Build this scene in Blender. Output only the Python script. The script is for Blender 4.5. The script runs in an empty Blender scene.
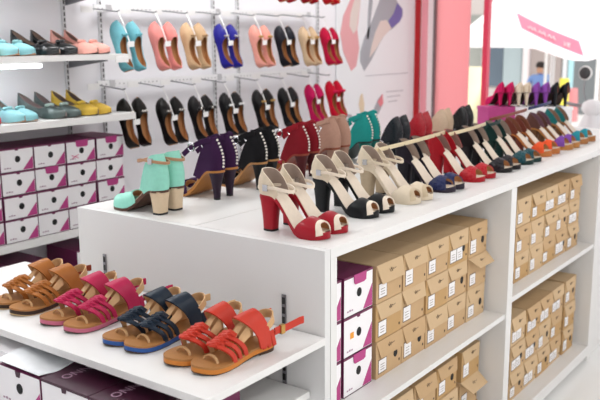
import bpy, bmesh, math, random
import numpy as np
from mathutils import Matrix, Vector

random.seed(7)
U = 0.54                      # metres per layout unit
FZ = -2.04                    # floor height (0 = top of the display counter)
col = bpy.context.scene.collection
PI = math.pi

# ------------------------------------------------------------------ camera model
FPX = 811.0
def ray(x, y): return np.array([x - 300.0, 200.0 - y, -FPX])
_X = ray(910, 35); _X /= np.linalg.norm(_X)
_Y = ray(-820, 46); _Y -= _X * (_X @ _Y); _Y /= np.linalg.norm(_Y)
_Z = np.cross(_X, _Y)
R = np.array([_X, _Y, _Z])
_d = R @ ray(324.8, 251.5)
CAM = -_d / abs(_d[2])
def at(x, y, ax, val):
    """point of the plane <axis ax> = val seen along a photo direction"""
    d = R @ ray(x, y); t = (val - CAM[ax]) / d[ax]
    return CAM + t * d

# ------------------------------------------------------------------ materials
def lin(h):
    h = h.lstrip('#'); o = []
    for i in (0, 2, 4):
        c = int(h[i:i+2], 16) / 255
        o.append(c / 12.92 if c <= .04045 else ((c + .055) / 1.055) ** 2.4)
    return tuple(o) + (1,)
_M = {}
def mat(name, hexcol, rough=.5, metal=0, noise=.06, scale=60, bump=0, spec=.5, coat=0, glitter=False):
    if name in _M: return _M[name]
    m = bpy.data.materials.new(name); m.use_nodes = True
    nt = m.node_tree; b = nt.nodes['Principled BSDF']
    c = lin(hexcol)
    b.inputs['Roughness'].default_value = rough; b.inputs['Metallic'].default_value = metal
    b.inputs['Specular IOR Level'].default_value = spec
    b.inputs['Coat Weight'].default_value = coat
    tc = nt.nodes.new('ShaderNodeTexCoord')
    n = nt.nodes.new('ShaderNodeTexNoise'); n.inputs['Scale'].default_value = scale; n.inputs['Detail'].default_value = 3
    nt.links.new(tc.outputs['Object'], n.inputs['Vector'])
    r = nt.nodes.new('ShaderNodeMix'); r.data_type = 'RGBA'
    r.inputs[6].default_value = tuple(x * (1 - noise) for x in c[:3]) + (1,)
    r.inputs[7].default_value = tuple(min(1, x * (1 + noise)) for x in c[:3]) + (1,)
    nt.links.new(n.outputs['Fac'], r.inputs[0]); nt.links.new(r.outputs[2], b.inputs['Base Color'])
    if bump:
        bp = nt.nodes.new('ShaderNodeBump'); bp.inputs['Strength'].default_value = bump; bp.inputs['Distance'].default_value = .002
        nt.links.new(n.outputs['Fac'], bp.inputs['Height']); nt.links.new(bp.outputs['Normal'], b.inputs['Normal'])
    if glitter:
        v = nt.nodes.new('ShaderNodeTexVoronoi'); v.inputs['Scale'].default_value = 260
        nt.links.new(tc.outputs['Object'], v.inputs['Vector'])
        ma = nt.nodes.new('ShaderNodeMapRange'); ma.inputs[1].default_value = .0; ma.inputs[2].default_value = 1; ma.inputs[3].default_value = .15; ma.inputs[4].default_value = .6
        nt.links.new(v.outputs['Color'], ma.inputs[0]); nt.links.new(ma.outputs[0], b.inputs['Roughness'])
    _M[name] = m; return m
def emis(name, hexcol, s):
    if name in _M: return _M[name]
    m = bpy.data.materials.new(name); m.use_nodes = True; nt = m.node_tree
    b = nt.nodes['Principled BSDF']; b.inputs['Base Color'].default_value = lin(hexcol)
    b.inputs['Emission Color'].default_value = lin(hexcol); b.inputs['Emission Strength'].default_value = s
    _M[name] = m; return m
def leather(h, rough=.42): return mat('leather_' + h + str(rough), h, rough, 0, .08, 90, .15, .22)
def suede(h): return mat('suede_' + h, h, .85, 0, .12, 140, .3, .2)
def patent(h): return mat('patent_' + h, h, .2, 0, .05, 40, 0, .4, .3)
def spark(h): return mat('spark_' + h, h, .4, 0, .3, 200, .2, .4, 0, True)

WHITE = mat('white_laminate', 'E3E2E0', .35, 0, .015, 3)
GREYP = mat('pale_grey_laminate', 'DCDCDB', .5, 0, .015, 3)
WALLM = mat('wall_paint', 'EFEEF2', .75, 0, .015, 2)
CHROME = mat('chrome', 'C9C9CC', .25, 1, .05, 20)
STEEL = mat('grey_steel', '8E8E92', .35, .8, .05, 20)
DARK = mat('dark_slot', '141416', .6)
BLACK = mat('black_ink', '0B0B0C', .7)
TAN = leather('B98457', .5)
LTAN = leather('CDA578', .5)
CREAM = leather('E6D8C6', .45)
PLAST = mat('white_plastic', 'F2F1F0', .3)
CARD = mat('kraft_card', 'C3A279', .8, 0, .05, 25)
CARD2 = mat('kraft_card_pale', 'CBAE88', .8, 0, .05, 25)
CARD3 = mat('kraft_card_warm', 'BD9866', .8, 0, .05, 25)
CARDD = mat('kraft_card_brown', 'B08A5C', .8, 0, .05, 25)
BOXW = mat('white_box_card', 'F3F1F3', .5, 0, .02, 10)
PURP = mat('plum_card', '6E1D4C', .5, 0, .06, 10)
MAG = mat('magenta_card', 'B53A80', .5, 0, .06, 10)
PLUMD = mat('dark_plum_card', '3C0F28', .4, 0, .08, 10)
PINKINK = mat('pink_ink', 'D6608E', .6)
ORANGEST = mat('orange_sticker', 'F0A030', .6)
INK = mat('grey_ink', '6A5A4A', .7)
LABELM = mat('paper_label', 'EFEDEE', .6)
SILVTXT = mat('pale_plum_print', 'A7869A', .5)

# ------------------------------------------------------------------ mesh builder
class MB:
    def __init__(s): s.v = []; s.f = []; s.m = []
    def face(s, idx, m=0): s.f.append(tuple(idx)); s.m.append(m)
    def quadpts(s, pts, m=0):
        b = len(s.v); s.v += [tuple(p) for p in pts]; s.face(range(b, b + len(pts)), m); return s
    def box(s, x0, x1, y0, y1, z0, z1, m=0):
        b = len(s.v)
        s.v += [(x, y, z) for z in (z0, z1) for y in (y0, y1) for x in (x0, x1)]
        for q in ((0,2,3,1), (4,5,7,6), (0,1,5,4), (2,6,7,3), (0,4,6,2), (1,3,7,5)):
            s.face([b + i for i in q], m)
        return s
    def prism(s, poly, ax, a0, a1, m=0):
        """polygon (2-D) extruded along axis ax from a0 to a1"""
        n = len(poly); b = len(s.v)
        def P(p, a):
            l = list(p); l.insert(ax, a); return tuple(l)
        s.v += [P(p, a0) for p in poly] + [P(p, a1) for p in poly]
        s.face([b + i for i in range(n)][::-1], m); s.face([b + n + i for i in range(n)], m)
        for i in range(n):
            j = (i + 1) % n
            s.face((b + i, b + j, b + n + j, b + n + i), m)
        return s
    def loft(s, rings, m=0, caps=True, closed=True):
        n = len(rings[0]); b = len(s.v)
        for r in rings: s.v += [tuple(p) for p in r]
        for i in range(len(rings) - 1):
            for j in range(n if closed else n - 1):
                k = (j + 1) % n
                s.face((b+i*n+j, b+i*n+k, b+(i+1)*n+k, b+(i+1)*n+j), m)
        if caps:
            s.face([b + j for j in range(n)][::-1], m)
            e = b + (len(rings) - 1) * n
            s.face([e + j for j in range(n)], m)
        return s
    def tube(s, path, r, n=8, m=0, closed=False, flat=None):
        """round tube along a path; flat=(w,h) makes a band whose wide side stands along z"""
        P = [np.array(p, float) for p in path]; rings = []
        for i, p in enumerate(P):
            if closed: t = P[(i+1) % len(P)] - P[i-1]
            else: t = P[min(i+1, len(P)-1)] - P[max(i-1, 0)]
            t = t / (np.linalg.norm(t) + 1e-9)
            up = np.array([0, 0, 1.]) if abs(t[2]) < .95 else np.array([1., 0, 0])
            a = np.cross(t, up); a /= np.linalg.norm(a); u = np.cross(a, t)
            ring = []
            rr = r[i] if isinstance(r, (list, tuple)) else r
            for k in range(n):
                th = 2 * PI * k / n
                if flat: ca, sa = math.cos(th), math.sin(th); q = p + a * flat[1] * math.copysign(abs(ca)**.5, ca) + u * flat[0] * math.copysign(abs(sa)**.5, sa)
                else: q = p + a * rr * math.cos(th) + u * rr * math.sin(th)
                ring.append(q)
            rings.append(ring)
        if closed:
            b = len(s.v); L = len(rings)
            for r_ in rings: s.v += [tuple(q) for q in r_]
            for i in range(L):
                for j in range(n):
                    s.face((b+i*n+j, b+i*n+(j+1) % n, b+((i+1) % L)*n+(j+1) % n, b+((i+1) % L)*n+j), m)
        else: s.loft(rings, m)
        return s
    def ball(s, c, r, n=8, m=0, sc=(1, 1, 1)):
        rings = []
        for i in range(n // 2 + 1):
            ph = -PI/2 + PI * i / (n // 2)
            rings.append([(c[0]+r*sc[0]*max(.02, math.cos(ph))*math.cos(2*PI*j/n), c[1]+r*sc[1]*max(.02, math.cos(ph))*math.sin(2*PI*j/n), c[2]+r*sc[2]*math.sin(ph)) for j in range(n)])
        return s.loft(rings, m)
    def disc(s, c, rx, rz, ax=1, n=18, depth=.003, m=0):
        poly = [(c[0] + rx * math.cos(2*PI*i/n), c[2] + rz * math.sin(2*PI*i/n)) for i in range(n)]
        return s.prism(poly, 1, c[1] - depth, c[1], m)
    def thick(s, P, t, ref, mo=0, mi=1, mr=0):
        """grid P[i][j] of points given a thickness towards ref[i]; outer/inner/rim materials"""
        A = np.array(P, float); ni, nj, _ = A.shape
        du = np.gradient(A, axis=0); dv = np.gradient(A, axis=1)
        N = np.cross(du, dv); ln = np.linalg.norm(N, axis=2, keepdims=True); N = N / np.maximum(ln, 1e-9)
        Rf = np.array(ref, float)
        if Rf.ndim == 1: Rf = np.tile(Rf, (ni, 1))
        out = A - Rf[:, None, :]
        sg = np.sign(np.sum(N * out, axis=2, keepdims=True)); sg[sg == 0] = 1
        flip = np.median(sg) < 0
        N = N * sg; B = A - N * t
        b = len(s.v)
        s.v += [tuple(p) for p in A.reshape(-1, 3)] + [tuple(p) for p in B.reshape(-1, 3)]
        o = b + ni * nj
        def ad(q, m): s.face(q[::-1] if flip else q, m)
        for i in range(ni - 1):
            for j in range(nj - 1):
                a0, a1, a2, a3 = i*nj+j, (i+1)*nj+j, (i+1)*nj+j+1, i*nj+j+1
                ad([b+a0, b+a1, b+a2, b+a3], mo); ad([o+a3, o+a2, o+a1, o+a0], mi)
        for i in range(ni - 1):
            for j, fl in ((0, 0), (nj - 1, 1)):
                q = [b+i*nj+j, b+(i+1)*nj+j, o+(i+1)*nj+j, o+i*nj+j]; ad(q if fl else q[::-1], mr)
        for j in range(nj - 1):
            for i, fl in ((0, 1), (ni - 1, 0)):
                q = [b+i*nj+j, b+i*nj+j+1, o+i*nj+j+1, o+i*nj+j]; ad(q if fl else q[::-1], mr)
        return s
    def mesh(s, name, mats, smooth=False, weld=True, fixn=False):
        me = bpy.data.meshes.new(name)
        me.from_pydata([(x*U, y*U, z*U) for x, y, z in s.v], [], s.f)
        if not isinstance(mats, (list, tuple)): mats = [mats]
        for m in mats: me.materials.append(m)
        me.polygons.foreach_set('material_index', [min(i, len(mats) - 1) for i in s.m])
        bm = bmesh.new(); bm.from_mesh(me)
        if weld: bmesh.ops.remove_doubles(bm, verts=bm.verts, dist=2e-5); bmesh.ops.dissolve_degenerate(bm, edges=bm.edges, dist=1e-6)
        if fixn: bmesh.ops.recalc_face_normals(bm, faces=bm.faces)
        bm.to_mesh(me); bm.free()
        if smooth:
            me.polygons.foreach_set('use_smooth', [True] * len(me.polygons))
            me.set_sharp_from_angle(angle=math.radians(48))
        me.update(); return me

def tag(o, label=None, cat=None, group=None, kind=None):
    if label: o['label'] = label
    if cat: o['category'] = cat
    if group: o['group'] = group
    if kind: o['kind'] = kind
    return o
def put(name, me, parent=None, label=None, loc=None):
    o = bpy.data.objects.new(name, me); col.objects.link(o)
    if parent is not None: o.parent = parent
    if label: o['label'] = label
    if loc is not None: o.location = tuple(c * U for c in loc)
    return o
def thing(name, label, cat, loc=(0, 0, 0), rz=0, group=None, mtx=None):
    o = bpy.data.objects.new(name, None); o.empty_display_size = .05; col.objects.link(o)
    if mtx is not None: o.matrix_world = mtx
    else:
        o.location = tuple(c * U for c in loc); o.rotation_euler = (0, 0, rz)
    return tag(o, label, cat, group)
def struct(name, mb, m, smooth=False):
    return tag(put(name, mb.mesh(name, m, smooth)), kind='structure')
ORD = ['first', 'second', 'third', 'fourth', 'fifth', 'sixth', 'seventh', 'eighth', 'ninth', 'tenth']

# ------------------------------------------------------------------ shoe forms
def interp(tbl, s):
    for i in range(len(tbl) - 1):
        a, b = tbl[i], tbl[i+1]
        if s <= b[0]:
            u = (s - a[0]) / (b[0] - a[0]); u = max(0, min(1, u)); u = u*u*(3-2*u) * .6 + u * .4
            return a[1] + (b[1] - a[1]) * u
    return tbl[-1][1]
class Last:
    def __init__(s, side, h=0.0, L=.43, w=1.0, toe=.8, fore=.03, heelflat=.2, ball=.68, arch=.016):
        s.side, s.h, s.L, s.w, s.toe, s.fore, s.hf, s.ball, s.arch = side, h, L, w, toe, fore, heelflat, ball, arch
    def hw(s, q):
        q = max(0, min(1, q))
        body = interp([(.0, .053), (.15, .054), (.32, .050), (.48, .056), (.62, .070), (.73, .077), (.85, .074), (1, .066)], q)
        if q < .13: body *= math.sqrt(max(0, 1 - (1 - q/.13)**2))
        if q > s.toe:
            u = (q - s.toe) / (1 - s.toe); body *= max(0, 1 - u**2.3) ** .62
        return body * s.w
    def c(s, q): return s.side * (.012 * math.sin(PI * min(1, q*1.05)) + .012 * max(0, q - .6) / .4) * -1
    def z(s, q):
        if q <= s.hf: return s.h + s.fore + .006 * (s.hf - q) / s.hf * (1 if s.h else 0)
        if q >= s.ball: return s.fore + .012 * max(0, (q - .8) / .2) ** 2
        u = (q - s.hf) / (s.ball - s.hf); u = .5 - .5 * math.cos(PI * u ** .92)
        return s.fore + s.h * (1 - u)
    def p(s, q, t, z=0, k=1): return (s.L * q, s.c(q) + s.hw(q) * k * t, z)
def cosp(n, a=0, b=1): return [a + (b - a) * (.5 - .5 * math.cos(PI * i / (n - 1))) for i in range(n)]
def slab(mb, l, top, bot, k=1.0, s0=0, s1=1, m=0, mside=None, n=26, nt=6):
    S = cosp(n, s0, s1); T = [-1 + 2 * j / (nt - 1) for j in range(nt)]
    b = len(mb.v); W = nt
    for q in S: mb.v += [l.p(q, t, top(q), k) for t in T]
    o = len(mb.v)
    for q in S: mb.v += [l.p(q, t, bot(q), k) for t in T]
    ms = m if mside is None else mside
    for i in range(n - 1):
        for j in range(W - 1):
            mb.face((b+i*W+j, b+(i+1)*W+j, b+(i+1)*W+j+1, b+i*W+j+1), m)
            mb.face((o+i*W+j+1, o+(i+1)*W+j+1, o+(i+1)*W+j, o+i*W+j), ms)
        mb.face((b+i*W, o+i*W, o+(i+1)*W, b+(i+1)*W), ms)
        mb.face((b+(i+1)*W+W-1, o+(i+1)*W+W-1, o+i*W+W-1, b+i*W+W-1), ms)
    return mb
def wrap(mb, l, sb, sf, H, t=.006, base=0, phi=(0, PI), nf=17, ns=8, pw=.75, k=1.04, zb=None, mo=0, mi=1):
    """a strip of upper arching over the foot; sb/sf give back and front edge for each arch angle"""
    P = []
    F = [phi[0] + (phi[1] - phi[0]) * j / (nf - 1) for j in range(nf)]
    for i in range(ns):
        row = []
        for f in F:
            u = i / (ns - 1); q = sb(f) + (sf(f) - sb(f)) * u
            zz = (l.z(q) if zb is None else zb(q)) + base
            row.append((l.L*q, l.c(q) + l.hw(q) * k * math.cos(f), zz + H(q) * max(0, math.sin(f)) ** pw))
        P.append(row)
    ref = [(l.L * .5 * (sb(PI/2) + (sf(PI/2) - sb(PI/2)) * (i/(ns-1)) + sb(PI/2) + (sf(PI/2) - sb(PI/2)) * (i/(ns-1))), l.c(.7), (l.z(.7) if l.h else l.z(.5)) - .01) for i in range(ns)]
    return mb.thick(P, t, ref, mo, mi, mo)
def counter(mb, l, sc, Hc, low=.012, e=1.6, t=.006, v0=0, lean=.0, k=1.03, n=25, nv=7, mo=0, mi=1, taper=.14):
    P = []
    for i in range(n):
        p = -1 + 2 * i / (n - 1); q = sc * abs(p) ** 1.7
        top = low + Hc * (1 - abs(p) ** e); row = []
        for j in range(nv):
            v = v0 + (1 - v0) * j / (nv - 1)
            hw = l.hw(q) * k * math.copysign(1, p) * (1 - taper * v * (top / (Hc + low)))
            zz = l.z(q) - .012 + v * (top + .012)
            row.append((l.L * q - .014 * math.sin(PI * min(1, v * 1.1)) * (1 - abs(p)) + lean * v * v, l.c(q) + hw, zz))
        P.append(row)
    return mb.thick(P, t, (l.L * .22, l.c(.1), l.z(.1) + Hc * .4), mo, mi, mo)
def block_heel(mb, l, top=(.048, .056), bot=(.038, .04), cx=(.06, .056), m=0, mc=1, pw=.6):
    rings = []; zt = l.z(.1) - l.arch + .006
    for i in range(9):
        u = i / 8; z = zt * u
        uu = u ** 1.8
        a = bot[1] + (top[1] - bot[1]) * uu; b = bot[0] + (top[0] - bot[0]) * uu; x = cx[1] + (cx[0] - cx[1]) * uu
        rings.append([(x + a * math.copysign(abs(math.cos(t))**pw, math.cos(t)), l.c(.1) + b * math.copysign(abs(math.sin(t))**pw, math.sin(t)), z) for t in [2*PI*k/20 for k in range(20)]])
    mb.loft([[(p[0], p[1], .012) for p in rings[0]]] + rings[1:], m)
    mb.loft([[(p[0], p[1], 0) for p in rings[0]], [(p[0], p[1], .012) for p in rings[0]]], mc)
    return mb
_cache = {}
def cached(key, fn):
    if key not in _cache: _cache[key] = fn()
    return _cache[key]

def dress_heel(side, c):
    """open-sided peep-toe heel with closed back; c = colours and options"""
    h = c.get('h', .178); l = Last(side, h, L=c.get('L', .43), fore=c.get('fore', .03), toe=.82, ball=.70, arch=.026)
    out = []
    up, lin_, strap, heel, outs = c['up'], c.get('lin', CREAM), c.get('strap', CREAM), c.get('heel', c['up']), c.get('out', c['up'])
    th = lambda q: l.z(q) - (l.arch if q < .5 else l.arch + (l.fore - l.arch) * min(1, (q - .5) / .2)) - (0 if q < .82 else .012 * ((q - .8)/.2)**2 * .6)
    mb = slab(MB(), l, lambda q: l.z(q), th, 1.0, m=0, mside=1)
    out.append(('outsole', mb.mesh('outsole', [outs, c.get('under', outs)], True), None))
    mb = slab(MB(), l, lambda q: l.z(q) + .005, lambda q: l.z(q) - .002, .93, .01, .985)
    out.append(('insole', mb.mesh('insole', [c.get('insole', CREAM)], True), None))
    pk = c.get('peep', .915)
    vb = c.get('vb', .66); sbk = lambda f: vb + .07 * math.sin(f) - .05 * abs(math.cos(f)) ** 3
    sft = lambda f: pk + .055 * abs(math.cos(f)) ** 2
    H = lambda q: interp([(.5, .104), (.6, .098), (.75, .088), (.9, .068), (1, .05)], q)
    out.append(('vamp', wrap(MB(), l, sbk, sft, H, base=-.012).mesh('vamp', [up, c.get('vlin', TAN)], True), None))
    if c.get('trim'):
        out.append(('toe_trim', wrap(MB(), l, lambda f: sft(f) - .052, lambda f: sft(f) + .004, lambda q: H(q) + .004, base=-.012, ns=4, k=1.075, t=.007).mesh('toe_trim', [c['trim'], TAN], True), None))
    out.append(('heel_counter', counter(MB(), l, c.get('sc', .29), c.get('Hc', .108), lean=c.get('lean', .02), e=c.get('ce', 3.0), taper=c.get('taper', -.10)).mesh('heel_counter', [c.get('ctr', up), c.get('clin', leather('A8968A'))], True), None))
    hk = c.get('hk', (.050, .056, .034, .036))
    out.append(('heel_block', block_heel(MB(), l, hk[:2], hk[2:], (.06, .058)).mesh('heel_block', [heel, DARK], True), None))
    zt = l.z(0) + c.get('Hc', .108) * c.get('sz', .32)
    if c.get('loop', True):
        path = []
        for i in range(28):
            a = 2 * PI * i / 28
            x = .095 + .115 * math.cos(a); y = l.c(.1) + (.058 + .008 * math.cos(a)) * math.sin(a)
            path.append((x, y, zt + .012 * math.cos(a) + c.get('drop', -.03) * max(0, math.cos(a)) ** 2 - .008))
        kids = []
        by = path[8] if side > 0 else path[20]
        bk = MB(); bk.box(by[0]-.016, by[0]+.016, by[1]-.008, by[1]+.008, by[2]-.017, by[2]+.017)
        kids = [('buckle', bk.mesh('buckle', [CHROME]))]
        out.append(('ankle_strap', MB().tube(path, .01, 8, closed=True, flat=(.009, .0035)).mesh('ankle_strap', [strap], True), None, kids))
    if c.get('tail'):
        # open strap swung forward with buckle, as on the shoes seen from behind
        sgn = c['tail']
        path = [(.06 + .034 * i, l.c(.1) + sgn * (.045 + .007 * i), zt + .02 - .004 * i - .0022 * i * i) for i in range(7)]
        e = path[4]
        ring = [(e[0] + .026 * math.cos(2*PI*k/14), e[1] + sgn * .008, e[2] + .026 * math.sin(2*PI*k/14)) for k in range(14)]
        kids = [('buckle', MB().tube(ring, .006, 6, closed=True).mesh('buckle', [CHROME], True))]
        path2 = [(.04 + .024 * i, l.c(.1) - sgn * (.05 - .010 * abs(i - 3)) , zt + .03 + .012 * math.sin(i)) for i in range(6)]
        out.append(('ankle_strap', MB().tube(path, .01, 8, flat=(.017, .004)).mesh('ankle_strap', [strap], True), None, kids))
        out.append(('ankle_strap', MB().tube(path2, .01, 8, flat=(.012, .004)).mesh('ankle_strap', [strap], True), None))
    if c.get('bar'):
        L_ = c['bar']
        path = [(.05 + .03 * math.sin(PI * i / 10), c.get('bar0', -.08) + L_ * i / 10, zt + c.get('barz', .066) - .02 * (1 - i / 10) ** 2) for i in range(11)]
        if side < 0: path = [(x, y - .0, z) for x, y, z in path]
        out.append(('ankle_strap', MB().tube(path, .01, 8, flat=(.014, .005)).mesh('ankle_strap', [c.get('barm', strap)], True), None))
    if c.get('studs'):
        mb = MB()
        for i in range(9):
            v = .12 + .1 * i
            z = l.z(0) - .012 + v * (c.get('Hc', .15) + .02)
            mb.ball((-.006 - .014 * math.sin(PI * min(1, v*1.1)) + c.get('lean', .02) * v * v, l.c(0) + .004, z), .0085, 6)
        out.append(('stud_trim', mb.mesh('stud_trim', [mat('pearl_stud', 'EDE6DC', .25)], True), None))
    return out

def ballet_flat(side, c):
    h = c.get('h', .0); l = Last(side, h, L=c.get('L', .44), fore=.016, toe=.74 if not c.get('point') else .62, arch=.014, w=c.get('w', 1.02))
    out = []; up = c['up']
    s0, s1, to = .025, c.get('open', .66), .86
    mid, half = (s0 + s1) / 2, (s1 - s0) / 2
    hc = c.get('hc', 0)
    Hf = lambda q: interp([(0, .115 + hc), (.12, .105 + hc), (.3, .085 + hc * .6), (.5, .08), (.66, .098), (.8, .088), (.93, .062), (1, .04)], q)
    S = cosp(8, 0, s0)[:-1] + cosp(22, s0, s1) + cosp(12, s1, 1)[1:]
    nphi = 9; sides = []
    for sg in (1, -1):
        P = []
        for q in S:
            u = (q - mid) / half
            tt = to * math.sqrt(max(0, 1 - abs(u) ** 2.6)) if abs(u) < 1 else 0
            ft = math.acos(tt) if tt > 0 else PI / 2
            row = []
            for j in range(nphi):
                f = ft * j / (nphi - 1)
                row.append((l.L*q, l.c(q) + sg * l.hw(q) * 1.03 * math.cos(f), l.z(q) - .01 + Hf(q) * math.sin(f) ** .62))
            P.append(row)
        sides.append(P)
    mb = MB()
    for P in sides:
        mb.thick(P, .005, [(r[0][0], l.c(.5), l.z(.5) - .0) for r in P], 0, 1, 0)
    out.append(('upper', mb.mesh('upper', [up, c.get('lin', TAN)], True, fixn=False), None))
    bot = lambda q: l.z(q) - .014
    mb = slab(MB(), l, lambda q: l.z(q) - .004, bot, .99)
    out.append(('outsole', mb.mesh('outsole', [c.get('out', leather('3A2A24'))], True), None))
    mb = slab(MB(), l, lambda q: l.z(q) + .006, lambda q: l.z(q) - .003, .93, .015, .97)
    out.append(('insole', mb.mesh('insole', [c.get('insole', TAN)], True), None))
    if h > .03:
        hk = c.get('hk', (.03, .04, .014, .016))
        out.append(('heel_block', block_heel(MB(), l, hk[:2], hk[2:], (.05, .045)).mesh('heel_block', [c.get('heel', up), DARK], True), None))
    zt = l.z(s1) + Hf(s1) - .006
    if c.get('bow'):
        mb = MB()
        for sg in (1, -1):
            mb.ball((l.L * (s1 + .03), l.c(s1) + sg * .028, zt), .03, 8, 0, (.6, 1, .55))
        mb.ball((l.L * (s1 + .03), l.c(s1), zt + .004), .014, 8, 1)
        out.append(('bow', mb.mesh('bow', [c['bow'], c.get('knot', c['bow'])], True), None))
    if c.get('gem'):
        mb = MB()
        for k in range(-1, 2): mb.ball((l.L * (s1 + .035), l.c(s1) + k * .024, zt + .002), .013, 6)
        out.append(('ornament', mb.mesh('ornament', [c['gem']], True), None))
    return out

def gladiator(side, c):
    l = Last(side, .012, L=.465, fore=.034, toe=.78, w=1.14, arch=.03, ball=.6)
    out = []; up = c['up']
    mb = slab(MB(), l, lambda q: l.z(q), lambda q: l.z(q) - .012, 1.0)
    out.append(('footbed', mb.mesh('footbed', [leather('A87646', .5)], True), None))
    mb = slab(MB(), l, lambda q: l.z(q) - .010, lambda q: l.z(q) - .030, 1.01)
    kids = []
    out.append(('midsole', mb.mesh('midsole', [c['mid']], True), None))
    mb = slab(MB(), l, lambda q: l.z(q) - .028, lambda q: max(0, l.z(q) - .036), 1.0)
    mb2 = slab(mb, l, lambda q: .020, lambda q: 0, .95, 0, .26)
    out.append(('outsole', mb2.mesh('outsole', [c.get('out', leather('4A382C'))], True), None))
    Hv = lambda q: interp([(.4, .125), (.55, .108), (.7, .088), (.9, .055)], q)
    for i, s0 in enumerate((.44, .53, .62)):
        w = .025; k = .15 - .012 * i
        mb = wrap(MB(), l, lambda f, s0=s0, k=k: s0 - w + k * math.sin(f) ** 1.3, lambda f, s0=s0, k=k: s0 + w + k * math.sin(f) ** 1.3, Hv, base=-.008, ns=4, t=.009, k=1.02, pw=.8)
        out.append(('vamp_strap', mb.mesh('vamp_strap', [up, LTAN], True), None))
    mb = MB()
    for i in range(5):                                   # plaited ridge down the instep
        q = .545 + .05 * i; z = l.z(q) + Hv(q) - .012
        for sg in (1, -1):
            a = (l.L * (q - .035), l.c(q) + sg * .030, z - .008); b_ = (l.L * (q + .045), l.c(q) - sg * .020, z + .006)
            m_ = (l.L * q, l.c(q) + sg * .006, z + .010 + .003 * sg)
            mb.tube([a, m_, b_], .01, 8, flat=(.006, .018))
    out.append(('braid', mb.mesh('braid', [up], True), None))
    mb = wrap(MB(), l, lambda f: .775 - .01 * math.sin(f), lambda f: .80 - .01 * math.sin(f), lambda q: .036, base=-.006, ns=3, t=.006, k=.55, pw=.9)
    out.append(('toe_loop', mb.mesh('toe_loop', [LTAN, LTAN], True), None))
    # ankle cuff : a broad band over the instep, leaning back
    P = []; nf, ns = 21, 6
    for i in range(ns):
        row = []; u = i / (ns - 1)
        for j in range(nf):
            f = PI * j / (nf - 1); sf_ = math.sin(f)
            q0 = .11 + .08 * sf_; q1 = .27 + .17 * sf_; q = q0 + (q1 - q0) * u
            z = l.z(q) - .006 + (.172 - .008 * u) * sf_ ** .58
            row.append((l.L * q + .01 * sf_, l.c(q) + (.062 + .012 * u) * 1.02 * math.cos(f) * (1 - .04 * sf_), z))
        P.append(row)
    mb = MB().thick(P, .008, (l.L * .25, l.c(.25), .06), 0, 1, 0)
    cut = MB()
    out.append(('ankle_cuff', mb.mesh('ankle_cuff', [up, LTAN], True), None))
    # fringe slits of the lining behind the cuff opening, and the instep tongue
    P = []
    for i in range(5):
        u = i / 4; row = []
        for j in range(9):
            f = PI * (.14 + .72 * j / 8); q = .36 + .13 * u
            row.append((l.L * q, l.c(q) + .058 * math.cos(f), l.z(q) + (.128 - .05 * u) * math.sin(f) ** .7))
        P.append(row)
    # straps of the tongue run lengthwise
    A = np.array(P); mb = MB()
    for j0 in (0, 3, 6):
        mb.thick(A[:, j0:j0+3, :].tolist(), .005, (l.L*.4, l.c(.4), .03), 0, 0, 0)
    out.append(('tongue_strap', mb.mesh('tongue_strap', [LTAN, LTAN], True), None))
    # heel sling and back stay
    mb = counter(MB(), l,   .20, .055, low=.078, e=2.2, v0=.70, t=.006, k=1.0, taper=.05, mo=0, mi=0)
    out.append(('heel_strap', mb.mesh('heel_strap', [LTAN, LTAN], True), None))
    mb = MB()
    sg = c.get('tailside', -1) 
    for k in range(3):                                  # side straps dropping to the sole
        mb.tube([(l.L * (.12 + .07*k), l.c(.2) + s_ * .066, .10) if False else (l.L * (.10 + .06*k), l.c(.2) + s_ * .060, .105) for s_ in (sg,)] + [(l.L * (.07 + .07*k), l.c(.2) + sg * .066, .03)], .01, 8, flat=(.013, .004))
    out.append(('side_strap', mb.mesh('side_strap', [up], True), None))
    path = [(.03, l.c(0) + sg * .058, .095), (-.01, l.c(0) + sg * .058, .098), (-.045, l.c(0) + sg * .06, .095), (-.085, l.c(0) + sg * .063, .100), (-.125, l.c(0) + sg * .072, .110), (-.15, l.c(0) + sg * .075, .110)]
    bk = MB().box(-.03, -.004, l.c(0) + sg * .06 - .009, l.c(0) + sg * .06 + .009, .074, .118)
    out.append(('buckle_strap', MB().tube(path, .01, 8, flat=(.019, .005)).mesh('buckle_strap', [c.get('tail', up)], True), None, [('buckle', bk.mesh('buckle', [mat('brass', 'B08A4E', .3, .9)]))]))
    return out

BUILD = {'heel': dress_heel, 'flat': ballet_flat, 'sandal': gladiator}
def shoe(kind, key, side, c, name, label, cat, group, loc=None, rz=0, mtx=None):
    parts = cached((kind, key, side), lambda: BUILD[kind](side, c))
    t = thing(name, label, cat, loc or (0, 0, 0), rz, group, mtx)
    for p in parts:
        o = put(p[0], p[1], t)
        if len(p) > 3:
            for kn, km in p[3]: put(kn, km, o)
    return t

# ------------------------------------------------------------------ setting
struct('floor', MB().box(-6, 8.1, -6, 5, FZ - .1, FZ), mat('floor_tile', 'F0F0EE', .2, 0, .02, 1.5))
struct('wall_back', MB().box(-6, 7.95, 3.85, 4.1, FZ, 3.2), WALLM)
struct('wall_left_blocker', MB().box(-6.1, -6, -6, 4.1, FZ, 3.2), WALLM)  # unseen wall, added to block sky light from the open left side
struct('ceiling', MB().box(-6, 8.2, -6, 4.1, 3.2, 3.3), mat('ceiling_paint', 'EEEEEE', .8))
struct('street_pavement', MB().box(8.1, 60, -20, 40, FZ - .1, FZ - .02), mat('pavement', 'D8D5D2', .8, 0, .06, 2))

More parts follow.
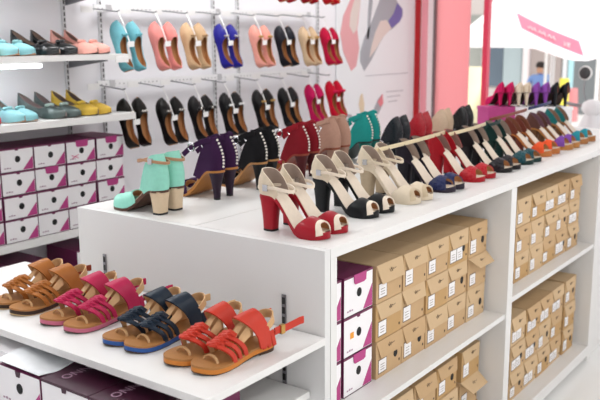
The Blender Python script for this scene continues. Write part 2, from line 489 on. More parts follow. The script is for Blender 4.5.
# ------------------------------------------------------------------ display counter
cab = thing('display_cabinet', 'white open counter cabinet with two bays of stacked shoe boxes', 'display counter', (0, 0, FZ))
def cp(name, mb, m=WHITE, label=None): 
    o = put(name, mb.mesh(name, m), cab, label); o.location = (0, 0, -FZ * U); return o
t = thing('end_panel', 'plain pale grey end board of the counter behind the strappy sandals', 'panel', (.024, .92, FZ))
put('board', MB().box(-.024, .0225, -.92, .92, 0, -FZ).mesh('board', GREYP), t)
cp('side_panel', MB().box(.052, .105, 0, 1.2, FZ, -.051))
cp('divider', MB().box(2.325, 2.42, 0, 1.2, FZ + .06, -.051))
cp('side_panel', MB().box(4.40, 4.50, 0, 1.2, FZ + .0, -.051))
cp('back_panel', MB().box(.105, 4.40, 1.15, 1.2, FZ, -.051))
cp('shelf', MB().box(.105, 2.325, .012, 1.15, -1.017, -.980))
cp('shelf', MB().box(2.42, 4.40, .012, 1.15, -.925, -.886))
cp('bottom_shelf', MB().box(.105, 2.325, .0, 1.15, -1.985, -1.90))
cp('bottom_shelf', MB().box(2.42, 4.40, .0, 1.15, -1.985, -1.885))
cp('plinth', MB().box(.105, 4.40, .1, .14, FZ, -1.985))
# curved closed end under the rounded top
def roundend(x0, off=0):
    pts = []
    for i in range(13):
        a = -PI/2 + (PI/2) * i / 12
        pts.append((5.15 + (1.1 - off) * math.cos(a), 1.1 + (1.1 - off) * math.sin(a)))
    return pts
poly = [(4.50, .03)] + [(x, y) for x, y in roundend(0, .03)] + [(6.22, 1.8), (4.5, 1.8)]
cp('end_drum', MB().prism(poly, 2, FZ, -.051), WHITE)
mb = MB()
for i in range(5):                          # pin holes and cam dowels
    mb.box(2.318, 2.326, .3 + .0 * i, .33, -.30 - .12 * i, -.28 - .12 * i)
cp('cam_dowel', MB().box(2.300, 2.326, .06, .085, -.075, -.052), DARK)
cp('cam_dowel', MB().box(4.375, 4.401, .06, .085, -.085, -.062), DARK)

top = thing('counter_top', 'long white counter top with rounded far end carrying two rows of heels', 'counter top', (0, 0, -.05))
def tp(name, mb, m=WHITE): 
    o = put(name, mb.mesh(name, m), top); o.location = (0, 0, .05 * U); return o
tp('board', MB().prism([(.05, 0)] + [p for p in roundend(0) if p[1] < .89] + [(6.235, .893), (.05, .893)], 2, -.05, 0))
tp('board', MB().prism([(.05, .898), (6.235, .898), (6.25, 1.1), (6.25, 1.84), (.05, 1.84)], 2, -.05, 0))

# slotted strips on the grey end panel and the two bracket shelves
for x0, y0, lb in ((0, .2476, 'black slotted bracket strip on the grey end panel beside the coral sandals'), (0, 1.6055, 'black slotted bracket strip on the grey end panel behind the tan sandals')):
    t = thing('bracket_strip', lb, 'bracket strip', (-.004, y0, -1.4), 0, 'bracket strips on the end panel')
    mb = MB().box(-.004, .004, -.012, .012, 0, 1.14)
    for k in range(22): mb.box(-.0055, -.003, -.009, .009, .02 + .051 * k, .055 + .051 * k, 1)
    put('strip', mb.mesh('strip', [STEEL, DARK]), t)
t = thing('bracket_shelf', 'white shelf on the end panel holding eight strappy flat sandals', 'shelf', (0, 0, -.431))
put('board', MB().box(-.862, -.012, -.012, 2.4, -.036, 0).mesh('board', WHITE), t)
for y in (.2476, 1.6055): put('bracket', MB().prism([(-.008, -.036), (-.5, -.036), (-.45, -.05), (-.008, -.09)], 1, y - .008, y + .008).mesh('bracket', STEEL), t)
t = thing('bracket_shelf', 'lower white shelf on the end panel under the sandals, holding lidded boxes', 'shelf', (0, 0, -.734))
put('board', MB().box(-1.03, -.012, .085, 2.4, -.036, 0).mesh('board', WHITE), t)
for y in (.2476, 1.6055): put('bracket', MB().prism([(-.008, -.036), (-.5, -.036), (-.45, -.05), (-.008, -.09)], 1, y - .008, y + .008).mesh('bracket', STEEL), t)

# ------------------------------------------------------------------ shoe boxes
def brown_box(x, y, z, w, h, d, label, group, seed, flap=None, parent_rz=0):
    r = random.Random(seed)
    body = r.choice([CARD, CARD, CARD2, CARD3]); flapm = r.choice([CARD, CARD2, CARD2])
    t = thing('shoe_box', label, 'shoe box', (x + w/2, y, z), parent_rz, group)
    a = w / 2
    put('body', MB().box(-a, a, 0, d, 0, h - .006).mesh('body', body), t)
    mb = MB()
    mb.box(-a - .001, a + .001, .0, d + .002, h - .006, h)
    ang = flap if flap is not None else r.choice([.04, .08, .14, .2, .1])
    fh = h * r.uniform(.40, .50); dy = -math.sin(ang) * fh; dz = -math.cos(ang) * fh
    sk = r.uniform(.03, .05)
    P = [(-a, -.003, h), (a, -.003, h), (a - sk * .35, -.003 + dy, h + dz), (-a + sk, -.003 + dy, h + dz)]
    Q = [(x_, y_ + .007, z_ - .004 * (i < 2)) for i, (x_, y_, z_) in enumerate(P)]
    b = len(mb.v); mb.v += P + Q
    for q in ((0, 3, 2, 1), (4, 5, 6, 7), (0, 1, 5, 4), (1, 2, 6, 5), (2, 3, 7, 6), (3, 0, 4, 7)): mb.face([b + i for i in q])
    lid = put('lid', mb.mesh('lid', flapm), t)
    # printed scribble on the flap
    mk = MB(); x0 = r.uniform(-.01, .03); n = 9
    pts = []
    for i in range(n):
        u = .38 + .06 * math.sin(i * 2.4) ; xx = x0 + .009 * (i - 3)
        pts.append((xx, -.006 + dy * (u + .08 * (i % 2)), h + dz * (u + .12 * (i % 2))))
    mk.tube(pts, .0016, 4)
    put('printed_mark', mk.mesh('printed_mark', INK), lid)
    nl = r.choice([1, 1, 1, 2])
    lw, lh = w * .29, h * r.uniform(.32, .40)
    for k in range(nl):
        lx = -a + .03 + k * (lw + .01); lz = .03
        lb = put('paper_label', MB().box(lx, lx + lw, -.002, 0, lz, lz + lh).mesh('paper_label', LABELM), t)
        bd = MB(); bd.box(lx - .005, lx + lw + .005, -.0012, 0, lz - .006, lz + lh + .006)
        put('printed_border', bd.mesh('printed_border', INK), lb)
        fr = MB()
        for q in range(3): fr.box(lx + lw * .2, lx + lw * .75, -.0028, -.002, lz + lh * (.2 + .2 * q), lz + lh * (.2 + .2 * q) + .003)
        put('printed_text', fr.mesh('printed_text', INK), lb)
    if r.random() < .35:
        put('finger_hole', MB().disc((a - .07, 0 if ang > .01 else -.004, h * .43), .022, .026, depth=.0025).mesh('finger_hole', BLACK), t)
    put('corner_mark', MB().box(a - .028, a - .018, -.002, 0, .035, .05).mesh('corner_mark', BLACK), t)
    return t

def white_box(x, y, z, w, h, d, label, group, seed, tab=False, extra=None, rz=0, lidopen=False):
    r = random.Random(seed)
    t = thing('shoe_box', label, 'shoe box', (x, y, z), rz, group)
    a = w / 2
    mb = MB().box(-a, a, 0, d, 0, h - .012, 0)
    for i in range(len(mb.f)): mb.m[i] = 0 if i == 2 else 1     # the end facing out is white, the sides plum
    put('body', mb.mesh('body', [BOXW, PURP]), t)
    if not lidopen:
        lid = put('lid', MB().box(-a - .002, a + .002, -.001, d, h - .012, h).mesh('lid', PURP), t)
        put('lid_notch', MB().prism([(-.02, h), (.02, h), (.012, h - .022), (-.012, h - .022)], 1, -.003, 0).mesh('lid_notch', PURP), lid)
    put('corner_print', MB().prism([(a - .10, .008), (a - .004, .008), (a - .004, h * .60)], 1, -.0015, 0).mesh('corner_print', MAG), t)
    put('finger_hole', MB().disc((.005, 0, h * .52), .024, .026, depth=.002).mesh('finger_hole', BLACK), t)
    mk = MB()
    for k in range(3): mk.box(-a + .03 + .022*k, -a + .045 + .022*k, -.0012, 0, .028, .036 + .003 * (k % 2))
    put('printed_text', mk.mesh('printed_text', SILVTXT), t)
    put('base_line', MB().box(-a, a, -.001, 0, 0, .005).mesh('base_line', PLUMD), t)
    if tab:
        mb = MB(); pts = [(-.055, h), (.075, h), (.07, h - .05), (.05, h - .058), (-.04, h - .056), (-.05, h - .045)]
        mb.prism(pts, 1, -.006, -.002)
        put('tab', mb.mesh('tab', MAG), t, 'bright pink tongue tab')
    if extra == 'cross':
        mb = MB()
        for s_ in (1, -1): mb.tube([(-.10, -.002, .05 - s_ * .015), (-.03, -.002, .05 + s_ * .015)], .003, 4)
        put('pen_mark', mb.mesh('pen_mark', PINKINK), t)
    if extra == 'scribble':
        mb = MB()
        mb.tube([(-.12 + .012 * i, -.002, .12 + .014 * math.sin(i * 2.1)) for i in range(9)], .003, 4)
        mb.tube([(-.10 + .012 * i, -.002, .06 + .012 * math.sin(i * 2.4)) for i in range(5)], .003, 4)
        put('pen_mark', mb.mesh('pen_mark', PINKINK), t)
    if extra == 'sticker':
        put('sticker', MB().box(-.085, -.05, -.002, 0, .10, .135).mesh('sticker', ORANGEST), t, 'small orange sticker')
    return t

# left bay, upper shelf
nm = ['top', 'middle', 'bottom']
X0 = .775; PW = .305; BW = .297
for r_ in range(3):
    z = -.980 + .2335 * (2 - r_)
    for k in range(5):
        brown_box(X0 + PW * k + random.uniform(-.004, .004), .178 + random.uniform(-.006, .008) - .004 * k, z, BW, .231, .52,
            f'brown card shoe box, nearer upper bay, {nm[r_]} row, {ORD[k]} from the white boxes', 'brown boxes in the nearer upper bay', 100 + r_ * 10 + k, flap=.85 if (r_ == 1 and k == 4) else None)
    white_box(.453 + .1475, .185, z, .295, .231, .55, f'white and plum shoe box {["with pink tab, top row", "with orange sticker, middle row", "with pink tab, bottom row"][r_]} beside brown boxes', 'white boxes in the counter bay', 5 + r_, tab=r_ != 1, extra='sticker' if r_ == 1 else None)
    white_box(.135 + .1475, .19, z, .295, .231, .55, f'white and plum shoe box half hidden against the counter end, {nm[r_]} row', 'white boxes in the counter bay', 8 + r_)
# left bay, lower shelf
for r_ in range(3):
    z = -1.90 + .2335 * (2 - r_)
    for k, x in enumerate((.30, .62, .945, 1.275, 1.605, 1.975)):
        brown_box(x + random.uniform(-.004, .004), .18 + random.uniform(-.008, .008), z, BW, .231, .52,
            f'brown card shoe box, nearer lower bay, {nm[r_]} row, {ORD[5-k]} from the divider', 'brown boxes on the nearer lower shelf', 200 + r_ * 10 + k, flap=.9 if (r_ == 1 and k == 5) else None)
# right bay
for r_ in range(3):
    z = -.886 + .2215 * (2 - r_)
    for k in range(5):
        brown_box(2.80 + .303 * k + random.uniform(-.004, .004) - .02, .13 + random.uniform(-.006, .006), z, .295, .2195, .52,
            f'brown card shoe box, farther upper bay, {nm[r_]} row, {ORD[k+1]} after the divider', 'brown boxes in the farther upper bay', 300 + r_ * 10 + k)
for r_ in range(3):
    z = -1.885 + .2355 * (2 - r_)
    for k in range(5):
        x = 2.80 + .303 * k - .02 + (.035 if k == 4 else 0)
        brown_box(x + random.uniform(-.004, .004), .13 + random.uniform(-.006, .006), z, .293, .2335, .52,
            f'brown card shoe box, farther lower bay, {nm[r_]} row, {ORD[k+1]} after the divider', 'brown boxes in the farther lower bay', 400 + r_ * 10 + k)
# a first column hidden half behind the divider of the farther bay
for r_ in range(3):
    for z, hh, lv in ((-.886 + .2215 * (2 - r_), .2195, 'upper'), (-1.885 + .2355 * (2 - r_), .2335, 'lower')):
        brown_box(2.455, .135, z, .295, hh, .52, f'brown card shoe box, farther {lv} bay, {nm[r_]} row, half hidden by the divider', f'brown boxes in the farther {lv} bay', 500 + r_)

# low shelf on the end panel: boxes with ends facing the aisle (-x)
RZ = -PI / 2
def low_box(yc, w, label, seed, lid, x=-.985, h=.205):
    t = white_box(x, yc, -.734, w, h, .62, label, 'boxes under the sandals', seed, rz=RZ, lidopen=True)
    a = w / 2
    return t
def text_on(parent, s, size, x, y, z, rot, m):
    cu = bpy.data.curves.new('txt', 'FONT'); cu.body = s; cu.size = size * U; cu.extrude = .0004; cu.resolution_u = 3
    tmp = bpy.data.objects.new('txt', cu); col.objects.link(tmp)
    dg = bpy.context.evaluated_depsgraph_get(); me = bpy.data.meshes.new_from_object(tmp.evaluated_get(dg))
    bpy.data.objects.remove(tmp); me.name = 'lettering'; me.materials.clear(); me.materials.append(m)
    o = bpy.data.objects.new('lettering', me); col.objects.link(o); o.parent = parent
    o.location = (x * U, y * U, z * U); o.rotation_euler = rot; return o
for k, (yc, w, lb, kind) in enumerate((
        (.405, .33, 'plum-lidded lettered box under the coral and navy sandals', 'plum'),
        (.745, .33, 'plum-lidded lettered box under the pink and navy sandals', 'plum'),
        (1.09, .33, 'white shoe box with creased white open flap under the sandals', 'flap'),
        (1.445, .33, 'white shoe box with small plum corner at the back of the low shelf', 'white'))):
    h = .205 if kind != 'white' else .21
    xx = -.985 if kind != 'white' else -.90
    t = low_box(yc, w, lb, 600 + k, kind, xx, h)
    a = w / 2
    if kind == 'plum':
        lid = put('lid', MB().box(-a - .002, a + .002, -.002, .62, h - .012, h + .002).mesh('lid', PLUMD), t, 'dark plum lid with pale lettering')
        put('lid_notch', MB().prism([(-.02, h), (.02, h), (.012, h - .03), (-.012, h - .03)], 1, -.004, 0).mesh('lid_notch', PLUMD), lid)
        text_on(lid, 'ONNU', .068, -.06, .055, h + .0025, (0, 0, PI / 2), SILVTXT)
        put('corner_print', MB().prism([(a - .01, .26), (a - .01, .46), (a - .13, .32)] if k == 1 else [(-a + .01, .36), (-a + .01, .6), (-a + .12, .42)], 2, h + .002, h + .0035).mesh('corner_print', mat('grey_print', '9A9296', .5)), lid)
    elif kind == 'flap':
        mb = MB(); P = []
        for i in range(7):
            P.append([(-a + w * j / 6, .0 + .61 * i / 6, h + .012 + .018 * math.sin(i * 1.1 + j * .7) * (i > 0) * (i < 6)) for j in range(7)])
        mb.thick(P, .004, (0, .3, 0), 0, 0, 0)
        put('lid', mb.mesh('lid', mat('white_card_gloss', 'ECEFF2', .25), True), t, 'creased white open flap')
        put('lid_notch', MB().prism([(-.02, h - .012), (.02, h - .012), (.012, h - .04), (-.012, h - .04)], 1, -.004, 0).mesh('lid_notch', PLUMD), t)
    else:
        put('lid', MB().box(-a, a, 0, .62, h - .012, h).mesh('lid', BOXW), t)
        put('pen_mark', MB().tube([(-.10 + .02*i, -.002, h * .8 + .006 * math.sin(i)) for i in range(6)], .004, 4).mesh('pen_mark', PLUMD), t)

# ------------------------------------------------------------------ wall shelving with white boxes
def wall_shelf(z, y0, x0, x1, label, th=.055):
    t = thing('wall_shelf', label, 'shelf', ((x0 + x1) / 2, 3.83, z), 0, 'white shelves on the back wall')
    put('board', MB().box(-(x1 - x0)/2, (x1 - x0)/2, y0 - 3.83, 0, -th, 0).mesh('board', WHITE), t)
    for xb in (.55, 1.56):
        if x0 < xb < x1:
            q = xb - (x0 + x1) / 2
            put('bracket', MB().prism([(0, -th), (y0 - 3.83 + .15, -th), (y0 - 3.83 + .15, -th - .015), (0, -th - .08)], 0, q - .01, q + .01).mesh('bracket', STEEL), t)
    return t
s1_ = wall_shelf(.885, 3.18, -1.2, 1.70, 'highest white wall shelf with pink, black and turquoise flats', .045)
s2_ = wall_shelf(.385, 3.18, -1.2, 1.72, 'white wall shelf with yellow-bow flats above white boxes', .055)
wall_shelf(-.575, 3.36, -1.2, 1.75, 'white wall shelf carrying four rows of white and plum boxes', .06)
wall_shelf(-1.15, 3.36, -1.2, 1.75, 'low white wall shelf with boxes seen behind tan sandals', .06)
put('price_holder', MB().box(.0, .14, -.0, .008, -.05, .002).mesh('price_holder', PLAST), s1_, loc=(1.27, 3.18 - 3.83 - .009, -.02))
# tube lamps under the shelves
TUBE = emis('lamp_tube', 'F4FAFF', 24)
for z, x0, x1, lb in ((.825, -.9, .905, 'white tube lamp fixed under the highest wall shelf'), (1.36, -.9, .74, 'bright tube lamp at the very top above turquoise flats')):
    t = thing('tube_lamp', lb, 'lamp', ((x0+x1)/2, 3.33, z), 0, 'tube lamps over the wall shelves')
    L_ = (x1 - x0) / 2
    put('housing', MB().box(-L_, L_, -.01, .05, -.006, .015).mesh('housing', PLAST), t)
    put('tube', MB().box(-L_ + .01, L_ - .01, -.008, .03, -.032, -.006).mesh('tube', TUBE), t)
wall_shelf(1.43, 3.25, -1.2, 1.70, 'topmost white wall shelf above the upper tube lamp', .05)

rows = ['top', 'second', 'third', 'fourth']
cols_x = [1.59 - .309 * k for k in range(6)]
tabs = {(0, 0), (0, 1), (1, 2), (2, 0), (1, 4), (0, 4)}
for r_ in range(4):
    for k, x in enumerate(cols_x):
        z = -.575 + .1885 * (3 - r_)
        white_box(x + (.012 if (r_ == 0 and k == 0) else 0) + random.uniform(-.004, .004), 3.395 + random.uniform(-.006, .01), z, .296, .1865, .42,
            f'white and plum box on the wall shelf, {rows[r_]} row, {ORD[k]} from its open end', 'white boxes on the wall shelf', 700 + r_ * 10 + k, tab=(r_, k) in tabs, extra='cross' if (r_, k) == (0, 1) else None)
for r_ in range(2):
    for k, x in enumerate((1.33, .74, .43, .12)):
        z = -1.15 + .1885 * (1 - r_)
        white_box(x, 3.40, z, .296, .1865, .42, f'white and plum box on the low wall shelf, {["upper","lower"][r_]} row, {ORD[k]} from its open end', 'white boxes on the low wall shelf', 800 + r_ * 10 + k, tab=(k == 1 and r_ == 0), extra='scribble' if (k == 1 and r_ == 0) else None)

# slotted wall posts
for k, px in enumerate((65, 101, 213.5, 237.5, 317)):
    p = at(px, 50, 1, 3.84)
    lb = ['behind the shoes on the wall shelves', 'just past the open end of the wall shelves', 'left of the blue hanging flats', 'right of the blue hanging flats', 'beside the crimson hanging flats'][k]
    t = thing('wall_post', f'slim slotted metal wall post {lb}', 'slotted post', (p[0], 3.84, FZ), 0, 'slotted posts on the back wall')
    mb = MB().box(-.014, .014, -.02, .01, 0, 4.6)
    for q in range(80): mb.box(-.006, .006, -.022, -.018, .55 + .05 * q, .583 + .05 * q, 1)
    put('channel', mb.mesh('channel', [mat('post_paint', 'D2D2D4', .4), DARK]), t)

# rails with hooks
RAILZ = (1.285, .605, 1.96)
for k, (z, lb) in enumerate(zip(RAILZ, ('chrome hook rail above the turquoise, pink and blue hanging flats', 'chrome hook rail above the black hanging flats', 'chrome hook rail above the topmost red hanging flats'))):
    t = thing('hook_rail', lb, 'rail', (3.5, 3.78, z), 0, 'hook rails on the back wall')
    x0, x1 = 1.82 - 3.5, 5.2 - 3.5
    mb = MB().box(x0, x1, -.012, .012, -.03, .03)
    for q in range(64): mb.box(x0 + .03 + .053 * q, x0 + .043 + .053 * q, -.0135, -.0115, -.009, .0, 1)
    put('bar', mb.mesh('bar', [mat('satin_rail', 'F2F2F3', .3, 0), STEEL]), t)
    for px in (1.98, 3.46, 5.1): put('rail_clip', MB().box(px - 3.53, px - 3.47, -.02, .05, -.032, .032).mesh('rail_clip', mat('clip_metal', 'C8C8CA', .3, .4)), t)

GEM = mat('silver_ornament', 'C8C4BE', .25, .8)
GOLD = mat('gold_ornament', 'C9A35A', .3, .8)
def flatset(h, key, **k):
    d = dict(up=leather(h, .4)); d.update(k); return key, d
hang = [  # row, px of the pair's middle, description, colours
 (0, 128, 'turquoise', dict(up=leather('6FB4C0'), gem=leather('6FB4C0'))),
 (0, 165, 'coral pink', dict(up=leather('E08A84'))),
 (0, 195.5, 'beige', dict(up=leather('C9A883'), gem=leather('B8946E'))),
 (0, 228, 'royal blue', dict(up=leather('23208A'), gem=GEM)),
 (0, 262, 'salmon pink bow', dict(up=leather('E29A8C'), gem=GOLD)),
 (0, 286.5, 'navy black', dict(up=leather('15161F'))),
 (0, 310, 'sand coloured', dict(up=leather('CDB08E'), gem=GOLD)),
 (0, 331, 'crimson', dict(up=suede('B01038'))),
 (1, 134, 'black buckled', dict(up=leather('15120F', .3), gem=GEM)),
 (1, 172, 'black beaded', dict(up=leather('141211', .3), gem=GEM)),
 (1, 203, 'black bow-fronted', dict(up=leather('131112', .3), bow=leather('131112', .3), knot=GEM)),
 (1, 233, 'black pearl-trimmed', dict(up=leather('121214', .3), gem=PLAST)),
 (1, 265, 'black gold-trimmed', dict(up=leather('141112', .3), gem=GOLD)),
 (1, 290, 'plain black', dict(up=leather('101012', .3))),
 (1, 316, 'magenta', dict(up=suede('B51250'))),
 (1, 336, 'cherry red bow', dict(up=suede('C0102E'), bow=suede('C8184A'))),
 (2, 292, 'deep red', dict(up=suede('A81020'))),
 (2, 314.5, 'wine red', dict(up=suede('9C0E1C'))),
 (2, 336, 'bright red', dict(up=suede('B2121C'))),
]
rn = ['upper rail', 'lower rail', 'topmost rail']
for i, (row, px, desc, cfg) in enumerate(hang):
    yy = (47, {134:124,172:122,203:119,233:115,265:111,290:108,316:104,336:100}.get(px, 110), 0)[row]
    p = at(px, yy, 1, 3.34)
    if row == 2: p[0] = at(px, 3, 1, 3.27)[0] - .06
    zt = RAILZ[row] - .145; L_ = .44
    tilt = math.radians(13)
    roll = math.radians(.5 + random.uniform(-2, 2))
    zc = p[2] if row < 2 else RAILZ[row] - .36
    grp = 'flats hanging from the ' + rn[row]
    for s_ in (-1, 1):
        F = Vector((-math.sin(roll) * .6, math.sin(tilt), math.cos(tilt))).normalized()     # heel -> toe, up along the wall
        N = Vector((-.06 * s_, -math.cos(tilt), math.sin(tilt)))
        N = (N - F * N.dot(F)).normalized(); Yv = N.cross(F)
        base = Vector((p[0] + .03 + s_ * .088, 3.40 + .012 * s_, zc)) - F * (L_ * .5)
        M = Matrix(((F.x, Yv.x, N.x), (F.y, Yv.y, N.y), (F.z, Yv.z, N.z))).to_4x4(); M.translation = base * U
        c = dict(cfg); c['L'] = L_; c['w'] = .90
        shoe('flat', f'hang{i}', s_, c, 'ballet_flat', f'{desc} ballet flat hanging from the {rn[row]}, {"left" if s_ < 0 else "right"} of its pair', 'shoe', grp, mtx=M)
    hx = p[0] - .01
    # hook arm
    t = thing('display_hook', f'chrome wall hook carrying the {desc} flats', 'hook', (hx, 3.765, RAILZ[row] - .01), 0, 'display hooks')
    put('arm', MB().tube([(0, 0, 0), (.005, -.12, -.01), (.01, -.30, -.03), (.01, -.335, -.02)], .006, 6).mesh('arm', STEEL, True), t)
    put('label_plate_sheen', MB().box(-.16, -.03, -.035, -.028, -.035, .02).mesh('label_plate_sheen', PLAST), t)  # label plate, enlarged so its white also paints the rail's sheen
    # hanger strip with price tag
    t = thing('shoe_hanger', f'white plastic hanger strip with tag between the {desc} flats', 'hanger', (hx + .01, 3.47, RAILZ[row] - .045), 0, 'hanger strips')
    put('strip', MB().tube([(0, 0, .03), (.004, -.02, .0), (0, -.085, -.10), (.004, -.15, -.26)], .01, 6, flat=(.003, .007)).mesh('strip', PLAST), t)
    put('price_tag', MB().prism([(-.034, -.255), (.038, -.25), (.036, -.298), (-.034, -.302)], 1, -.170, -.164).mesh('price_tag', PLAST), t)

# ------------------------------------------------------------------ flats on the wall shelves (toes to the room)
def shelf_flat(px, y_toe, z, side, key, cfg, label, rz=-PI/2):
    p = at(px, 50 if z > .6 else 124, 1, y_toe)
    L_ = cfg.get('L', .43); cfg = dict(cfg, h=.045, hc=.03, hk=(.045, .05, .04, .044)); rz = -PI/2 + .3
    shoe('flat', key, side, cfg, 'ballet_flat', label, 'shoe', 'flats on the wall shelves', (p[0] - .04 - L_ * math.sin(.3), y_toe + L_ * math.cos(.3), z), rz)
TQ = dict(up=leather('7FB2B8'), insole=leather('9A7A5A'), lin=leather('8A7D72'), out=leather('B07A50'), bow=leather('86B8BC'), open=.62)
BK = dict(up=patent('181A1C'), lin=leather('8A7468'), insole=leather('A58C7C'), open=.62, bow=patent('181A1C'))
PK = dict(up=leather('E7A79B'), lin=leather('8F7468'), insole=leather('C9A58E'), open=.62, bow=leather('E7A79B'))
YW = dict(up=leather('D8A23A'), lin=leather('6F5F5C'), insole=leather('7A6A66'), open=.60, bow=mat('yellow_green_bow', 'DDBB3C', .5, 0, .2, 40))
YW['up'] = leather('C4A23E')
SL = dict(up=mat('pewter_leather', '4E5A58', .3, .3), lin=leather('8A7876'), insole=leather('9A8884'), open=.62, bow=mat('silver_bow', 'B8CEC8', .3, .4))
RD = dict(up=leather('C03038'), lin=leather('8A6058'), insole=leather('9A7064'), open=.62, bow=leather('D8C0B0'))
OR = dict(up=leather('E8B24A'), lin=leather('9A7A5A'), insole=leather('B0906A'), open=.62)
for px, s_, key, cfg, lb in (
    (0, -1, 'or', OR, 'mustard ballet flat cut by the edge, first on the highest wall shelf'),
    (21, -1, 'tq', TQ, 'turquoise flat on the highest wall shelf, left of its pair'), (39, 1, 'tq', TQ, 'turquoise flat on the highest wall shelf, right of its pair'),
    (62, -1, 'bk', BK, 'black patent flat on the highest wall shelf, left of its pair'), (81, 1, 'bk', BK, 'black patent flat on the highest wall shelf, right of its pair'),
    (100, -1, 'pk', PK, 'pale pink flat on the highest wall shelf, left of its pair'), (113, 1, 'pk', PK, 'pale pink flat on the highest wall shelf, right of its pair')):
    shelf_flat(px, 3.215, .885, s_, 'sh_' + key, cfg, lb)
for px, s_, key, cfg, lb in (
    (5, 1, 'rd', RD, 'red bowed flat cut by the edge on the second wall shelf'),
    (28, -1, 'tq', TQ, 'turquoise bowed flat on the second wall shelf, left of its pair'), (42, 1, 'tq', TQ, 'turquoise bowed flat on the second wall shelf, right of its pair'),
    (69, -1, 'sl', SL, 'pewter flat with silver bow on the second wall shelf, left of its pair'), (85, 1, 'sl', SL, 'pewter flat with silver bow on the second wall shelf, right of its pair'),
    (101, -1, 'yw', YW, 'yellow bowed flat on the second wall shelf, left of its pair'), (115, 1, 'yw', YW, 'yellow bowed flat on the second wall shelf, right of its pair')):
    shelf_flat(px, 3.215, .385, s_, 'sh_' + key, cfg, lb)

# ------------------------------------------------------------------ heels on the counter, front row (toes to the aisle)
DK = leather('9C8A7E')
CR = leather('DACBB4')
GB = mat('pale_gold_strap', 'D9C9A4', .35, .3)
front = [
 ((.190, .392), .118, 'r1', 'red peep-toe heel with cream toe trim', dict(up=leather('9E1A28', .3), trim=CREAM, strap=CREAM, clin=DK, ctr=CR)),
 ((.746, .970), .172, 'k1', 'black peep-toe heel with cream toe trim', dict(up=leather('17191B', .35), trim=CREAM, strap=CREAM, clin=DK, ctr=CR)),
 ((1.245, 1.446), .165, 'c1', 'all-cream peep-toe heel', dict(up=CR, strap=CR, clin=DK, out=CR, trim=leather('C9B79A'), heel=leather('B7A48A'))),
 ((1.713, 1.911), .16, 'n1', 'sparkling navy heel with pale gold strap', dict(up=spark('1B2450'), ctr=leather('1B1822'), heel=leather('191720'), out=CREAM, clin=DK, bar0=-.38, bar=1.02, barm=GB, loop=False, peep=.86, under=leather('2A2230'))),
 ((2.193, 2.421), .163, 'r2', 'sparkling red heel with open front', dict(up=spark('B01824'), heel=leather('A01420'), ctr=leather('A01420'), out=CREAM, under=leather('A01420'), clin=leather('8C6A62'), loop=False, peep=.86)),
 ((2.694, 2.912), .165, 'k2', 'sparkling black heel with pale gold strap', dict(up=spark('17151C'), heel=leather('141214'), ctr=leather('141214'), out=CREAM, under=leather('141214'), clin=DK, bar0=-.34, bar=.72, barm=GB, loop=False, peep=.86)),
 ((3.160, 3.390), .172, 't1', 'sparkling dark teal heel', dict(up=spark('12464E'), heel=leather('12302C'), ctr=leather('12302C'), out=CREAM, under=leather('12302C'), clin=DK, loop=False, bar=.3, barm=leather('12302C'), peep=.86)),
 ((3.67, 3.93), .205, 'o1', 'orange-fronted heel with brown straps', dict(up=suede('E0562E'), heel=leather('6A3226'), ctr=leather('6A3226'), out=leather('B9703A'), clin=leather('7A4A38'), loop=False, bar0=-.45, bar=.85, barz=.12, barm=leather('7A3A28'), fore=.045, h=.15, peep=.84)),
 ((4.19, 4.42), .195, 'v1', 'violet-fronted heel with blue sole and navy strap', dict(up=suede('7A4AA0'), heel=leather('6A4A30'), ctr=leather('5A3A34'), out=leather('2E3F9A'), under=leather('B07840'), clin=leather('6A4A58'), loop=False, bar0=-.12, bar=.6, barz=.15, barm=leather('1C2458'), fore=.045, h=.15, peep=.82)),
 ((4.70, 4.98), .215, 'b1', 'teal-fronted heel with blue sole', dict(up=suede('2E8C9A'), heel=leather('6A4A30'), ctr=leather('1F6A6A'), out=leather('2A3690'), under=leather('A87040'), clin=leather('8A6A58'), loop=False, fore=.045, h=.15, peep=.82)),
]
for k, (xs, yt, key, desc, cfg) in enumerate(front):
    L_ = cfg.get('L', .43)
    for x, s_ in zip(xs, (-1, 1)):
        c = dict(cfg)
        if s_ > 0: c.pop('bar', None)
        shoe('heel', key + str(s_), s_, c, 'heeled_sandal', f'{desc}, front counter row, {"left" if s_ < 0 else "right"} of its pair', 'shoe', 'heels in the front row on the counter', (x - .012 * s_, yt + L_, 0), -PI / 2 + random.uniform(-.03, .03))

